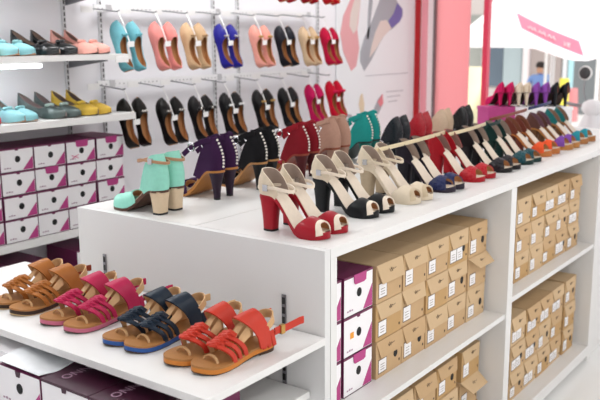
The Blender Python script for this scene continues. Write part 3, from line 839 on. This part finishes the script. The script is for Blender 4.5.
# ------------------------------------------------------------------ back row (backs of the heels to the aisle)
UT = leather('B0763E')
back = [
 ((.150, .298), 1.215, 'mint', 'mint heel with beige block', dict(up=leather('93D8C4', .3), ctr=leather('93D8C4', .3), heel=leather('D6C0A2'), out=leather('6A4A3C'), under=leather('5A4034'), strap=leather('B08868'), clin=LTAN, h=.125, Hc=.185, hk=(.052, .052, .04, .036), sc=.34, ce=4.5, taper=.06, sz=.9, lean=.03, vb=.54)),
 ((.66, .812), 1.235, 'plum', 'dark purple studded heel with buckled strap', dict(up=suede('35183C'), heel=leather('2A1A2C'), strap=suede('35183C'), out=leather('2E1834'), under=UT, clin=leather('4A2A48'), studs=True, tail=1, sz=.86, loop=False, h=.17, Hc=.185, sc=.40, ce=2.3, taper=.10, lean=.05, hk=(.042, .048, .018, .02))),
 ((1.09, 1.25), 1.235, 'blk', 'black studded heel with buckled strap', dict(up=suede('141316'), heel=leather('1B1C1E'), strap=suede('141316'), out=leather('141214'), under=leather('B08050'), clin=leather('2A2422'), studs=True, tail=1, sz=.86, loop=False, h=.17, Hc=.185, sc=.40, ce=2.3, taper=.10, lean=.05, hk=(.042, .048, .02, .022))),
 ((1.575, 1.735), 1.235, 'wine', 'dark red studded heel with buckled strap', dict(up=suede('7C1420'), heel=leather('4A1418'), strap=suede('8C1824'), out=leather('5A1218'), under=leather('8A4030'), clin=leather('6A3030'), studs=True, tail=1, sz=.86, loop=False, h=.17, Hc=.185, sc=.40, ce=2.3, taper=.10, lean=.05, hk=(.042, .048, .02, .022))),
 ((1.98, 2.15), 1.235, 'taupe', 'dusty taupe suede heel', dict(up=suede('B08A78'), heel=leather('A0806E'), strap=suede('B08A78'), out=leather('7A4A3C'), under=leather('8A4A38'), clin=leather('8A6A5C'), tail=1, sz=.86, loop=False, h=.17, Hc=.195, sc=.40, ce=2.3, taper=.10, lean=.05, hk=(.046, .05, .03, .03))),
 ((2.44, 2.60), 1.235, 'tealback', 'teal suede heel with pale studs', dict(up=suede('1F8A84'), heel=leather('1C6A62'), strap=suede('1F8A84'), out=leather('1A4A44'), under=leather('2A3A38'), clin=leather('2A5A54'), studs=True, tail=1, sz=.86, loop=False, h=.17, Hc=.195, sc=.40, ce=2.3, taper=.10, lean=.05, hk=(.046, .05, .03, .03))),
 ((2.93, 3.10), 1.235, 'navyback', 'navy black spangled heel', dict(up=spark('14181F'), heel=leather('14161C'), strap=leather('14161C'), out=leather('14161C'), clin=leather('3A3A44'), h=.13, Hc=.175, sc=.34, ce=2.4, taper=.10, lean=.04, loop=False)),
 ((3.34, 3.51), 1.235, 'redback', 'scarlet spangled heel', dict(up=spark('A81826'), heel=leather('98141E'), strap=leather('A81826'), out=leather('7A1018'), clin=leather('8A4040'), h=.13, Hc=.175, sc=.34, ce=2.4, taper=.10, lean=.04, loop=False)),
 ((3.77, 3.94), 1.235, 'beigeback', 'beige suede heel', dict(up=suede('CBB39A'), heel=leather('B8A088'), strap=suede('CBB39A'), out=leather('9A8068'), clin=leather('A08A76'), h=.13, Hc=.175, sc=.34, ce=2.4, taper=.10, lean=.04, loop=False)),
 ((4.22, 4.39), 1.235, 'blackback', 'black spangled heel beyond the beige pair', dict(up=spark('131416'), heel=leather('121214'), strap=leather('121214'), out=leather('121214'), clin=leather('3A3634'), h=.13, Hc=.175, sc=.34, ce=2.4, taper=.10, lean=.04, loop=False)),
]
for k, (xs, y, key, desc, cfg) in enumerate(back):
    for x, s_ in zip(xs, (1, -1)):
        shoe('heel', key + str(s_), s_, cfg, 'heeled_sandal', f'{desc}, back counter row, {"left" if s_ > 0 else "right"} of its pair', 'shoe', 'heels in the back row on the counter', (x, y + (.02 if s_ < 0 else 0), 0), PI / 2 + random.uniform(-.04, .04))

# ------------------------------------------------------------------ pumps on boxes at the far end of the counter
def facing_box(pxc, pyc, ztop, w, d, label, m_front, m_top, extra=None):
    c = at(pxc, pyc, 2, ztop)
    rz = math.radians(-40)
    t = thing('display_box', label, 'shoe box', (c[0], c[1], 0), rz, 'boxes under the pumps')
    mb = MB().box(-w/2, w/2, 0, d, 0, ztop - .03)
    put('body', mb.mesh('body', m_front), t)
    put('lid', MB().box(-w/2 - .006, w/2 + .006, -.006, d + .006, ztop - .035, ztop).mesh('lid', m_top), t)
    return c, rz
cA, rzA = facing_box(504, 107, .27, .36, .26, 'plum shoe box under the pink pumps at the far counter end', MAG, MAG)
cB, rzB = facing_box(549, 107.5, .27, .56, .30, 'white shoe box under the purple and black pumps at the far counter end', BOXW, BOXW)
def pump(px, key, side, cfg, label, bc, rz, z=.27, back=.03, turn=0, ztop=None):
    c = at(px, 107, 2, .27)
    # push a little way onto the lid
    d = np.array([-math.sin(rz), math.cos(rz)])
    L_ = .36
    pos = (c[0] + d[0] * back, c[1] + d[1] * back, z)
    cf = dict(cfg); cf.update(L=L_, h=.14, open=.62, w=.8, hk=(.026, .032, .012, .013))
    shoe('flat', 'pump' + key + str(side), side, cf, 'court_shoe', label, 'shoe', 'pumps on the boxes', pos, rz + PI / 2 + turn)
pump(503, 'pk', 1, dict(up=suede('C41A5A'), lin=leather('8A1A40')), 'hot pink pump on the plum box, left of its pair', cA, rzA)
pump(513, 'pk', -1, dict(up=suede('C41A5A'), lin=leather('8A1A40')), 'hot pink pump on the plum box, right of its pair', cA, rzA)
pump(521, 'cr', 1, dict(up=leather('DCCBB4'), lin=leather('A88A74')), 'cream pump beside the hot pink pair', cA, rzA, back=.02)
pump(530, 'cr', -1, dict(up=leather('DCCBB4'), lin=leather('A88A74')), 'cream pump beside the purple pair', cB, rzB)
pump(539, 'pu', 1, dict(up=suede('8A4AA4'), lin=leather('6A3A5A')), 'purple pump on the white box, left of its pair', cB, rzB)
pump(549, 'pu', -1, dict(up=suede('8A4AA4'), lin=leather('6A3A5A')), 'purple pump on the white box, right of its pair', cB, rzB)
pump(558, 'bk', 1, dict(up=leather('17191C', .3), lin=leather('8A4A38')), 'black pump on the white box beside the purple pair', cB, rzB)
pump(569, 'bk', -1, dict(up=leather('17191C', .3), lin=leather('8A4A38')), 'black pump at the far corner of the white box', cB, rzB)

# ------------------------------------------------------------------ gladiator sandals on the bracket shelf (toes towards -x)
sand = [
 ((1.75, 1.54), 'tan', 'tan', dict(up=leather('A5662F', .4), mid=leather('3A2A22'), out=leather('C9A87C'), tail=leather('8A3A22'))),
 ((1.285, 1.075), 'pink', 'hot pink', dict(up=leather('B32650', .4), mid=leather('C46A84'))),
 ((.80, .6275), 'navy', 'navy', dict(up=leather('1C2836', .38), mid=leather('335A9C'), tail=LTAN)),
 ((.392, .195), 'coral', 'coral red', dict(up=leather('C03A2A', .4), mid=leather('CC8038'))),
]
for ys, key, desc, cfg in sand:
    for y, s_ in zip(ys, (-1, 1)):
        shoe('sandal', key + str(s_), s_, dict(cfg, tailside=1), 'strappy_sandal', f'{desc} strappy flat sandal on the bracket shelf, {"left" if s_ < 0 else "right"} of its pair', 'sandal', 'strappy sandals on the bracket shelf', (-.250, y - .055, -.431), PI - .09 + random.uniform(-.03, .03))

# ------------------------------------------------------------------ poster on the wall
def wp(*ps, y=3.832): return [(lambda q: (q[0], q[2]))(at(a, b, 1, y)) for a, b in ps]
t = thing('wall_poster', 'large pale shoe advertising poster on the wall beside the red post', 'poster', (0, 0, 0))
a_ = at(336, 30, 1, 3.84)[0]; b_ = at(407.5, 60, 1, 3.84)[0]
t.location = (a_ * U, 3.84 * U, 0)
def pprt(name, poly, m, y0, y1=None):
    mb = MB().prism([(x - a_, z) for x, z in poly], 1, y0, y0 + .003); return put(name, mb.mesh(name, m), t)
put('sheet', MB().box(0, b_ - a_, -.01, 0, -1.4, 2.6).mesh('sheet', mat('poster_sheet', 'E9ECEF', .3, 0, .01, 2)), t)
PPK = mat('poster_pink', 'E0A0A4', .35, 0, .06, 4); PGR = mat('poster_grey', 'A2A7AE', .35, 0, .08, 4)
PSK = mat('poster_skin', 'DDCFC8', .35, 0, .04, 4); PVI = mat('poster_violet', '6B66A6', .35, 0, .2, 4)
pprt('printed_shoe', wp((355, -30), (350, 0), (343, 16), (340, 34), (343, 52), (351, 71), (356, 66), (359, 48), (357, 30), (359, 12), (364, -30)), PPK, -.0135)
pprt('printed_insole', wp((360, -30), (354, 0), (350, 14), (349, 26), (353, 34), (356, 30), (358, 14), (365, -30)), PSK, -.0165)
pprt('printed_shoe', wp((384, -14), (378, 4), (372, 20), (364, 38), (360, 52), (360, 62), (364, 71), (371, 60), (379, 44), (386, 32), (392, 29), (399, 22), (402, 16), (402, 9), (397, 2), (392, -14)), PGR, -.0135)
pprt('printed_insole', wp((386, 20), (380, 21), (375, 32), (371, 46), (369, 58), (375, 50), (382, 38), (391, 28)), PSK, -.0165)
pprt('printed_heel', wp((391, 28), (399, 22), (402, 16), (402, 9), (397, 3), (393, 14), (388, 21)), PVI, -.0165)
pprt('printed_stiletto', wp((370, -20), (368, 10), (366.5, 40), (368.5, 38), (371.5, 10), (374, -20)), PGR, -.0135)
pprt('printed_line', wp((365, 75.6), (408, 72.6), (408, 73.2), (365, 76.2)), PGR, -.0135)
for k in range(3): pprt('printed_line', wp((386 + k, 91.5 + 5 * k), (403 - 3 * k, 90 + 5 * k), (403 - 3 * k, 90.7 + 5 * k), (386 + k, 92.2 + 5 * k)), PGR, -.0135)
pprt('printed_flower', wp((360, 96), (362, 93), (364, 104), (363.5, 115), (360, 112), (358.5, 104)), mat('poster_sand', 'DCC9AA', .4), -.0135)
pprt('printed_toe', wp((382, 94), (383, 103), (378, 114), (372, 117), (374, 108), (378, 99)), PGR, -.0135)
pprt('printed_tip', wp((382, 94), (383, 103), (380, 107), (377, 102)), mat('poster_coral', 'DE7F88', .4), -.0165)
pprt('printed_curve', wp((342, 120), (344, 115), (350, 114), (355, 119), (351, 119), (347, 117)), PGR, -.0135)

# ------------------------------------------------------------------ shop front on the right
RED = mat('red_frame', 'B5121C', .4, 0, .04, 3); PINKF = mat('pink_frame', 'F2A0AA', .4, 0, .04, 3)
SX = 8.0
def ys(px, x=SX): return at(px, 60, 0, x)[1]
struct('trim_1', MB().box(SX - .06, SX + .06, ys(421, SX), ys(413.6, SX), FZ, 3.2), RED)
struct('trim_2', MB().box(SX - .03, SX + .05, ys(433.5), ys(421), FZ, 3.2), mat('pale_pink_frame', 'FBE9EA', .4))
struct('trim_3', MB().box(SX - .05, SX + .05, ys(436), ys(434), FZ, 3.2), mat('grey_seal', '7A6668', .5))
struct('trim_4', MB().box(SX - .045, SX - .03, ys(428), ys(422), FZ, 3.2), PINKF)
def glass(name, hexc, a, emit=0):
    m = bpy.data.materials.new(name); m.use_nodes = True; nt = m.node_tree; b = nt.nodes['Principled BSDF']
    out = nt.nodes['Material Output']
    tl = nt.nodes.new('ShaderNodeBsdfTranslucent'); tl.inputs[0].default_value = lin(hexc)
    df = nt.nodes.new('ShaderNodeBsdfDiffuse'); df.inputs[0].default_value = lin(hexc)
    mx = nt.nodes.new('ShaderNodeMixShader'); mx.inputs[0].default_value = a
    nt.links.new(df.outputs[0], mx.inputs[1]); nt.links.new(tl.outputs[0], mx.inputs[2]); nt.links.new(mx.outputs[0], out.inputs[0])
    return m
struct('window_1', MB().box(SX - .01, SX + .01, ys(469), ys(436), FZ, 3.2), glass('pink_film', 'FFCDD0', .85))
struct('trim_5', MB().box(SX + .2, SX + .3, at(487, 60, 0, SX + .2)[1], at(482, 60, 0, SX + .2)[1], FZ, 3.2), mat('coral_frame', 'E0405E', .4))
struct('wall_right_blocker', MB().box(SX - .06, SX + .06, -6, .3, FZ, 2.6), WALLM)  # out-of-view wall added to cut the light entering from the street side
struct('lintel', MB().box(SX - .06, SX + .06, -6, ys(436), 2.6, 3.2), RED)

# ------------------------------------------------------------------ street
def street_panel(name, x, p0, p1, ztop, m, label, cat, th=.1):
    y1, y0 = at(p0, 60, 0, x)[1], at(p1, 60, 0, x)[1]
    t = thing(name, label, cat, (x, (y0 + y1) / 2, FZ))
    return t, (y1 - y0) / 2
X2 = 30
bt, hw_ = street_panel('shop_building', X2, 440, 640, 5, None, 'pale shop building across the bright street', 'building')
put('wall', MB().box(0, 1.0, -hw_, hw_, 0, 7).mesh('wall', mat('street_wall', 'B9B0AC', .8, 0, .05, .5)), bt)
yc = (at(440, 60, 0, X2)[1] + at(640, 60, 0, X2)[1]) / 2
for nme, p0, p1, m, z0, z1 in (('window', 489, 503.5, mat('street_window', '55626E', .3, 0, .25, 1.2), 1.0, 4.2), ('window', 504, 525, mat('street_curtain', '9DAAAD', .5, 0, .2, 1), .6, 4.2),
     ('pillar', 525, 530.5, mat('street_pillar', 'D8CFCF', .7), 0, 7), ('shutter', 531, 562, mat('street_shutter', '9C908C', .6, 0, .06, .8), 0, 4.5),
     ('doorway', 563, 600, mat('street_doorway', '707577', .6, 0, .25, .8), 0, 4.5), ('doorway', 466, 481, mat('street_mottled_grey', '8E908A', .6, 0, .3, 1.5), 0, 4.0)):  # the second doorway panel is a mottled grey
    y1, y0 = at(p0, 60, 0, X2)[1] - yc, at(p1, 60, 0, X2)[1] - yc
    d = .25 if nme == 'pillar' else .06
    put(nme, MB().box(-d, .05, y0, y1, z0, z1).mesh(nme, m), bt)
# awning with a straight hem across the street
xa = 17.0
ya, yb = at(466, 47, 0, xa)[1], at(533, 47, 0, xa)[1]
za = at(500, 47.5, 0, xa)[2]
AW = mat('white_canvas', 'F4F2F2', .8, 0, .02, 1)
t = thing('street_awning', 'straight-edged white canvas awning over the street', 'awning', (xa, (ya + yb) / 2, za))
put('canvas', MB().prism([(0, 0), (.02, .5), (6, 2.6), (6, 2.5), (.06, .44), (.04, 0)], 1, -(ya - yb) / 2 - .3, (ya - yb) / 2).mesh('canvas', AW), t)
for s_ in (-1, 1):
    put('pole', MB().tube([(5.8, s_ * (ya - yb) / 2 * .9, FZ - za), (5.8, s_ * (ya - yb) / 2 * .9, 2.4)], .05, 8).mesh('pole', PLAST), t)
# big white umbrella with pink banner
xu = 11.2
t = thing('street_umbrella', 'big white street umbrella with a pink lettered band', 'umbrella', (xu, 3.0, FZ))
t.location = (xu * U, at(548, 30, 0, xu)[1] * U, FZ * U)
uy = at(548, 30, 0, xu)[1]
def up_(px, py, x=xu): 
    q = at(px, py, 0, x); return (q[0] - xu, q[1] - uy, q[2] - FZ)
# hem of the canopy, then a dome up to its crown
hem = [(480, 30), (500, 44), (520, 47), (535, 49), (550, 54), (562, 58), (575, 60.5), (588, 61), (602, 57)]
rings = []
crown = up_(560, -75, xu + 1.3)
hp = [up_(a, b, xu - .35 * math.sin(PI * i / 8)) for i, (a, b) in enumerate(hem)]
backp = [(xx + 2.6 + .2, yy * .9, zz + .5) for xx, yy, zz in hp[::-1]]
loop = hp + backp
for u in (0, .12, .3, .5, .7, .88, 1):
    e = 1 - (1 - u) ** 1.9
    rings.append([tuple(p[i] * (1 - u) + crown[i] * u if i < 2 else p[2] + (crown[2] - p[2]) * e for i in range(3)) for p in loop])
mb = MB(); mb.loft(rings, 0, caps=False)
cn = put('canopy', mb.mesh('canopy', AW, True), t)
put('pole', MB().tube([(crown[0], crown[1], 0), crown], .05, 10).mesh('pole', PLAST), t)
# band printed on the canopy: follow the canopy a little outside it
def canopy_at(i, u):
    e = 1 - (1 - u) ** 1.9; k = int(i); f = i - k; p = np.array(hp[k]) * (1 - f) + np.array(hp[min(k+1, 8)]) * f
    return np.array([p[0] * (1-u) + crown[0] * u, p[1] * (1-u) + crown[1] * u, p[2] + (crown[2] - p[2]) * e])
P = []
for j in range(3):
    row = []
    for i in range(9):
        f = i / 8
        px = 519 + 62 * f - 2.5 * (j - 1) * -1; py = 20.5 + 28 * f + (j - 1) * 7.6 + (1.5 * math.sin(PI * f))
        row.append(up_(px, py, xu - .62 + .0 * f))
    P.append(row)
mb = MB().thick(P, .03, (3, 0, 0), 0, 0, 0)
bn = put('banner', mb.mesh('banner', mat('pink_banner', 'EC92AA', .7, 0, .06, 3), True), t, 'pink band with white lettering')
cen = up_(549, 35, xu - .64)
def ban_text(s, size, px, py):
    o = text_on(bn, s, size, 0, 0, 0, (0, 0, 0), PLAST)
    q = up_(px, py, xu - .645)
    bx = Vector((0, -1, -.34)).normalized(); nz = Vector((-1, 0, 0)); by = nz.cross(bx)
    M = Matrix(((bx.x, by.x, nz.x), (bx.y, by.y, nz.y), (bx.z, by.z, nz.z))).to_4x4(); M.translation = Vector(q) * U
    o.matrix_local = M
ban_text('VR', .11, 562.5, 45.5)
mk = MB()
for k in range(3):
    pts = [up_(528 + 10 * k + 1.1 * i, 26.5 + 4.4 * k + .5 * i + 1.8 * math.sin(i * 1.9 + k), xu - .645) for i in range(8)]
    mk.tube(pts, .007, 5)
put('script_lettering', mk.mesh('script_lettering', PLAST), bn)

# seated person in blue across the street
def person(px, x, zhead, label, shirt, trousers):
    q = at(px, 66, 0, x)
    t = thing('person', label, 'person', (x, q[1], FZ), 0)
    zh = q[2] - FZ
    s = zh / 2.25
    J = [(0, 0, 1.0), (0, 0, 1.35), (-.03, 0, 1.80), (-.04, 0, 1.95), (-.08, 0, 2.06), (-.10, 0, 2.25),
         (-.05, .36, 1.80), (-.12, .42, 1.30), (-.42, .30, 1.12), (-.05, -.36, 1.80), (-.12, -.42, 1.30), (-.42, -.30, 1.12),
         (-.03, .17, .95), (-.75, .22, .98), (-.70, .22, .12), (-.92, .24, .05), (-.03, -.17, .95), (-.75, -.22, .98), (-.70, -.22, .12), (-.92, -.24, .05)]
    Eg = [(0,1),(1,2),(2,3),(3,4),(4,5),(2,6),(6,7),(7,8),(2,9),(9,10),(10,11),(0,12),(12,13),(13,14),(14,15),(0,16),(16,17),(17,18),(18,19)]
    rad = [.24, .25, .24, .09, .13, .15, .12, .09, .06, .12, .09, .06, .16, .12, .08, .06, .16, .12, .08, .06]
    me = bpy.data.meshes.new('body'); me.from_pydata([(a*s*U, b*s*U, c*s*U) for a, b, c in J], Eg, [])
    o = put('body', me, t)
    md = o.modifiers.new('skin', 'SKIN')
    for i, v in enumerate(me.skin_vertices[0].data): v.radius = (rad[i]*s*U, rad[i]*s*U); v.use_root = (i == 0)
    o.modifiers.new('sub', 'SUBSURF').levels = 1
    dg = bpy.context.evaluated_depsgraph_get(); m2 = bpy.data.meshes.new_from_object(o.evaluated_get(dg))
    o.modifiers.clear(); o.data = m2
    m2.materials.clear()
    skin = mat('skin', 'C99A80', .6)
    for m in (skin, shirt, trousers): m2.materials.append(m)
    for p in m2.polygons:
        z = p.center.z / (s * U); x_ = p.center.x / (s * U)
        p.material_index = 0 if z > 1.98 else (1 if z > 1.08 and x_ > -.35 else 2)
        p.use_smooth = True
    hb = MB().ball((-.05*s, 0, 2.28*s), .17*s, 10, 0, (1, 1, .85)); put('hair', hb.mesh('hair', mat('dark_hair', '2A201C', .7), True), t)
    fc = MB().ball((-.225*s, 0, 2.16*s), .025*s, 6); put('nose', fc.mesh('nose', skin, True), t)
    st = thing('stool', 'plain stool under the seated person in blue across the street', 'stool', (x + .05, q[1], FZ))
    put('seat', MB().box(-.3*s, .3*s, -.3*s, .3*s, .66*s, .72*s).mesh('seat', PLAST), st)
    for a in (-1, 1):
        for b in (-1, 1): put('leg', MB().box(a*.25*s-.03, a*.25*s+.03, b*.25*s-.03, b*.25*s+.03, 0, .70*s).mesh('leg', PLAST), st)
person(541, 24, 0, 'dark-haired person in a light blue shirt sitting across the street', mat('blue_shirt', '7E9ED8', .8), mat('dark_jeans', '3A4A6A', .8))

# banners and stall goods across the street
for px0, px1, py0, hexc, lb in ((563.5, 567, 59, 'D9DADD', 'slim white upright banner across the street'), (569, 574, 59, 'A9D4DC', 'pale turquoise upright banner across the street')):
    x = 26 if px0 < 568 else 28; y1, y0 = at(px0, 60, 0, x)[1], at(px1, 60, 0, x)[1]; zt = at(565, py0 - 4, 0, x)[2]
    t = thing('street_banner', lb, 'banner', (x, (y0 + y1) / 2, FZ), 0)
    put('cloth', MB().box(-.03, .03, -(y1-y0)/2, (y1-y0)/2, .9, zt - FZ).mesh('cloth', mat('banner_' + hexc, hexc, .8)), t)
    put('pole', MB().tube([(.06, 0, 0), (.06, 0, zt - FZ)], .03, 6).mesh('pole', STEEL), t)
    put('base', MB().box(-.3, .3, -.2, .2, 0, .06).mesh('base', STEEL), t)
def stall(x, px, w, h, hexc, lb):
    q = at(px, 80, 0, x); c = thing('stall_cover', lb, 'stall', (x, q[1], FZ))
    P = [[( .5*math.cos(2*PI*j/16)*(1-.25*i/6)*w, .9*math.sin(2*PI*j/16)*(1-.25*i/6)*w*(1+.05*math.sin(5*j)), h*i/6) for j in range(16)] for i in range(7)]
    put('cover', MB().loft(P, 0).mesh('cover', mat('cloth_' + hexc, hexc, .85, 0, .12, 3), True), c)
stall(22, 475, .55, 2.1, 'F2EBC4', 'pale yellow draped stall behind the coral door post')
stall(23, 564.5, .22, 1.75, 'E8DA58', 'yellow bundle on the street below the white banner')
stall(27, 573, .28, 1.2, 'D88A8C', 'red bundle on the street below the turquoise banner')

# parked scooter outside the door
xs_ = 9.6
qm = at(585.5, 73, 0, xs_)
sc = thing('motor_scooter', 'pale grey motor scooter with round mirror parked outside the door', 'scooter', (xs_, qm[1], FZ))
mz = qm[2] - FZ
SB = mat('scooter_body', 'E8E9EB', .3, 0, .03, 4, 0, .5, .4)
m_ = MB().ball((0, 0, mz), .105, 14, 0, (.45, 1, 1.05)); mr = put('mirror', m_.mesh('mirror', PLAST, True), sc)
put('mirror_glass', MB().ball((-.03, 0, mz), .09, 14, 0, (.35, 1, 1.05)).mesh('mirror_glass', mat('mirror_dark', '3A3A3C', .45), True), mr)
put('mirror_stem', MB().tube([(.01, 0, mz - .07), (.03, .02, mz - .3), (.05, -.05, mz - .5)], .012, 6).mesh('mirror_stem', STEEL, True), sc)
hb_z = mz - .5
put('handlebar', MB().tube([(.12, .30, hb_z + .02), (.05, .12, hb_z), (.02, -.15, hb_z), (.05, -.42, hb_z), (.12, -.60, hb_z + .02)], .03, 8).mesh('handlebar', STEEL, True), sc)
put('headlight', MB().ball((-.02, -.15, hb_z - .02), .16, 14, 0, (.8, 1.1, .8)).mesh('headlight', SB, True), sc)
rings = []
for i in range(9):
    u = i / 8; z = hb_z - .1 - u * (hb_z - .55); w = .14 + .2 * math.sin(PI * min(1, u * 1.1)) ; x = -.02 - .12 * u
    rings.append([(x + .06 * math.sin(a) - .10 * math.cos(a) ** 2 * -1, -.15 + w * math.cos(a), z) for a in [2*PI*k/16 for k in range(16)]])
put('front_shield', MB().loft(rings).mesh('front_shield', SB, True), sc)
def wheel(x):
    ring = [(x + .36 * math.cos(2*PI*k/24), -.15, .36 + .36 * math.sin(2*PI*k/24)) for k in range(24)]
    w = put('wheel', MB().tube([(p[0], p[1], p[2] + .0) for p in [(x + .30*math.cos(2*PI*k/24), -.15, .37 + .30*math.sin(2*PI*k/24)) for k in range(24)]], .07, 10, closed=True).mesh('wheel', mat('tyre', '1C1C1E', .8), True), sc)
    rim = MB(); rim.prism([(x + .22*math.cos(2*PI*k/20), .37 + .22*math.sin(2*PI*k/20)) for k in range(20)], 1, -.18, -.12); put('rim', rim.mesh('rim', STEEL), w)
wheel(-.1); wheel(2.0)
rings = []
for i in range(10):
    u = i / 9; x = .55 + 1.75 * u; hgt = .95 + .25 * math.sin(PI * min(1, u * 1.2)); w = .16 + .12 * math.sin(PI * u)
    rings.append([(x, -.15 + w * math.cos(a), .75 + (hgt - .75) * math.sin(a) if math.sin(a) > 0 else .75 + .25 * math.sin(a)) for a in [2*PI*k/16 for k in range(16)]])
put('rear_body', MB().loft(rings).mesh('rear_body', SB, True), sc)
put('seat', MB().ball((1.35, -.15, 1.2), .55, 14, 0, (1.2, .42, .22)).mesh('seat', mat('seat_vinyl', '2A2A2C', .5), True), sc)
put('footboard', MB().box(.0, .75, -.38, .08, .42, .52).mesh('footboard', SB), sc)

# ------------------------------------------------------------------ light
def area(name, loc, size, e, rot=(0, 0, 0), color=(1, 1, 1)):
    l = bpy.data.lights.new(name, 'AREA'); l.shape = 'RECTANGLE'; l.size = size[0] * U; l.size_y = size[1] * U; l.energy = e; l.color = color
    o = bpy.data.objects.new(name, l); col.objects.link(o); o.location = tuple(c * U for c in loc); o.rotation_euler = rot; return o
LP = emis('ceiling_panel', 'FFFDFA', 2.5)
for i, (x, y) in enumerate([(-3.4, -3.6), (.6, -3.6), (3.0, -3.6), (-1.6, 2.75), (1.4, 2.75), (4.4, 2.75)]):
    t = thing('ceiling_light', f'white ceiling light panel over the shop, {ORD[i]} of six', 'ceiling light', (x, y, 3.2), 0, 'ceiling light panels')
    put('frame', MB().box(-.95, .95, -.35, .35, -.05, 0).mesh('frame', PLAST), t)
    put('diffuser', MB().box(-.9, .9, -.3, .3, -.06, -.05).mesh('diffuser', LP), t)
    area('panel_lamp', (x, y, 3.1), (1.8, .7), 10 if y < 0 else 13)
w = bpy.data.worlds.new('sky'); bpy.context.scene.world = w; w.use_nodes = True
bg = w.node_tree.nodes['Background']; bg.inputs[0].default_value = (1, .985, .97, 1); bg.inputs[1].default_value = 1.25
sun = bpy.data.lights.new('sun', 'SUN'); sun.energy = 3.2; sun.angle = math.radians(3)
so = bpy.data.objects.new('sun', sun); col.objects.link(so); so.rotation_euler = (math.radians(25), math.radians(-35), 0); so.location = (10, 0, 8)

# ------------------------------------------------------------------ camera
cam = bpy.data.cameras.new('camera'); co = bpy.data.objects.new('camera', cam); col.objects.link(co)
cam.sensor_width = 36; cam.lens = FPX / 600 * 36
M = Matrix([list(r) for r in R]).to_4x4(); M.translation = Vector(CAM * U); co.matrix_world = M
f = np.array([.35, .35, .0]) - CAM
cam.dof.use_dof = True; cam.dof.focus_distance = float(f @ (R @ np.array([0, 0, -1.]))) * U; cam.dof.aperture_fstop = 4.6
cam.clip_start = .02; cam.clip_end = 200
sc_ = bpy.context.scene; sc_.camera = co
sc_.view_settings.view_transform = 'Standard'; sc_.view_settings.look = 'None'; sc_.view_settings.gamma = 1; sc_.view_settings.exposure = -0.1
try: sc_.view_settings.use_curve_mapping = False
except Exception: pass
sc_.cycles.use_denoising = True
sc_.cycles.max_bounces = 8
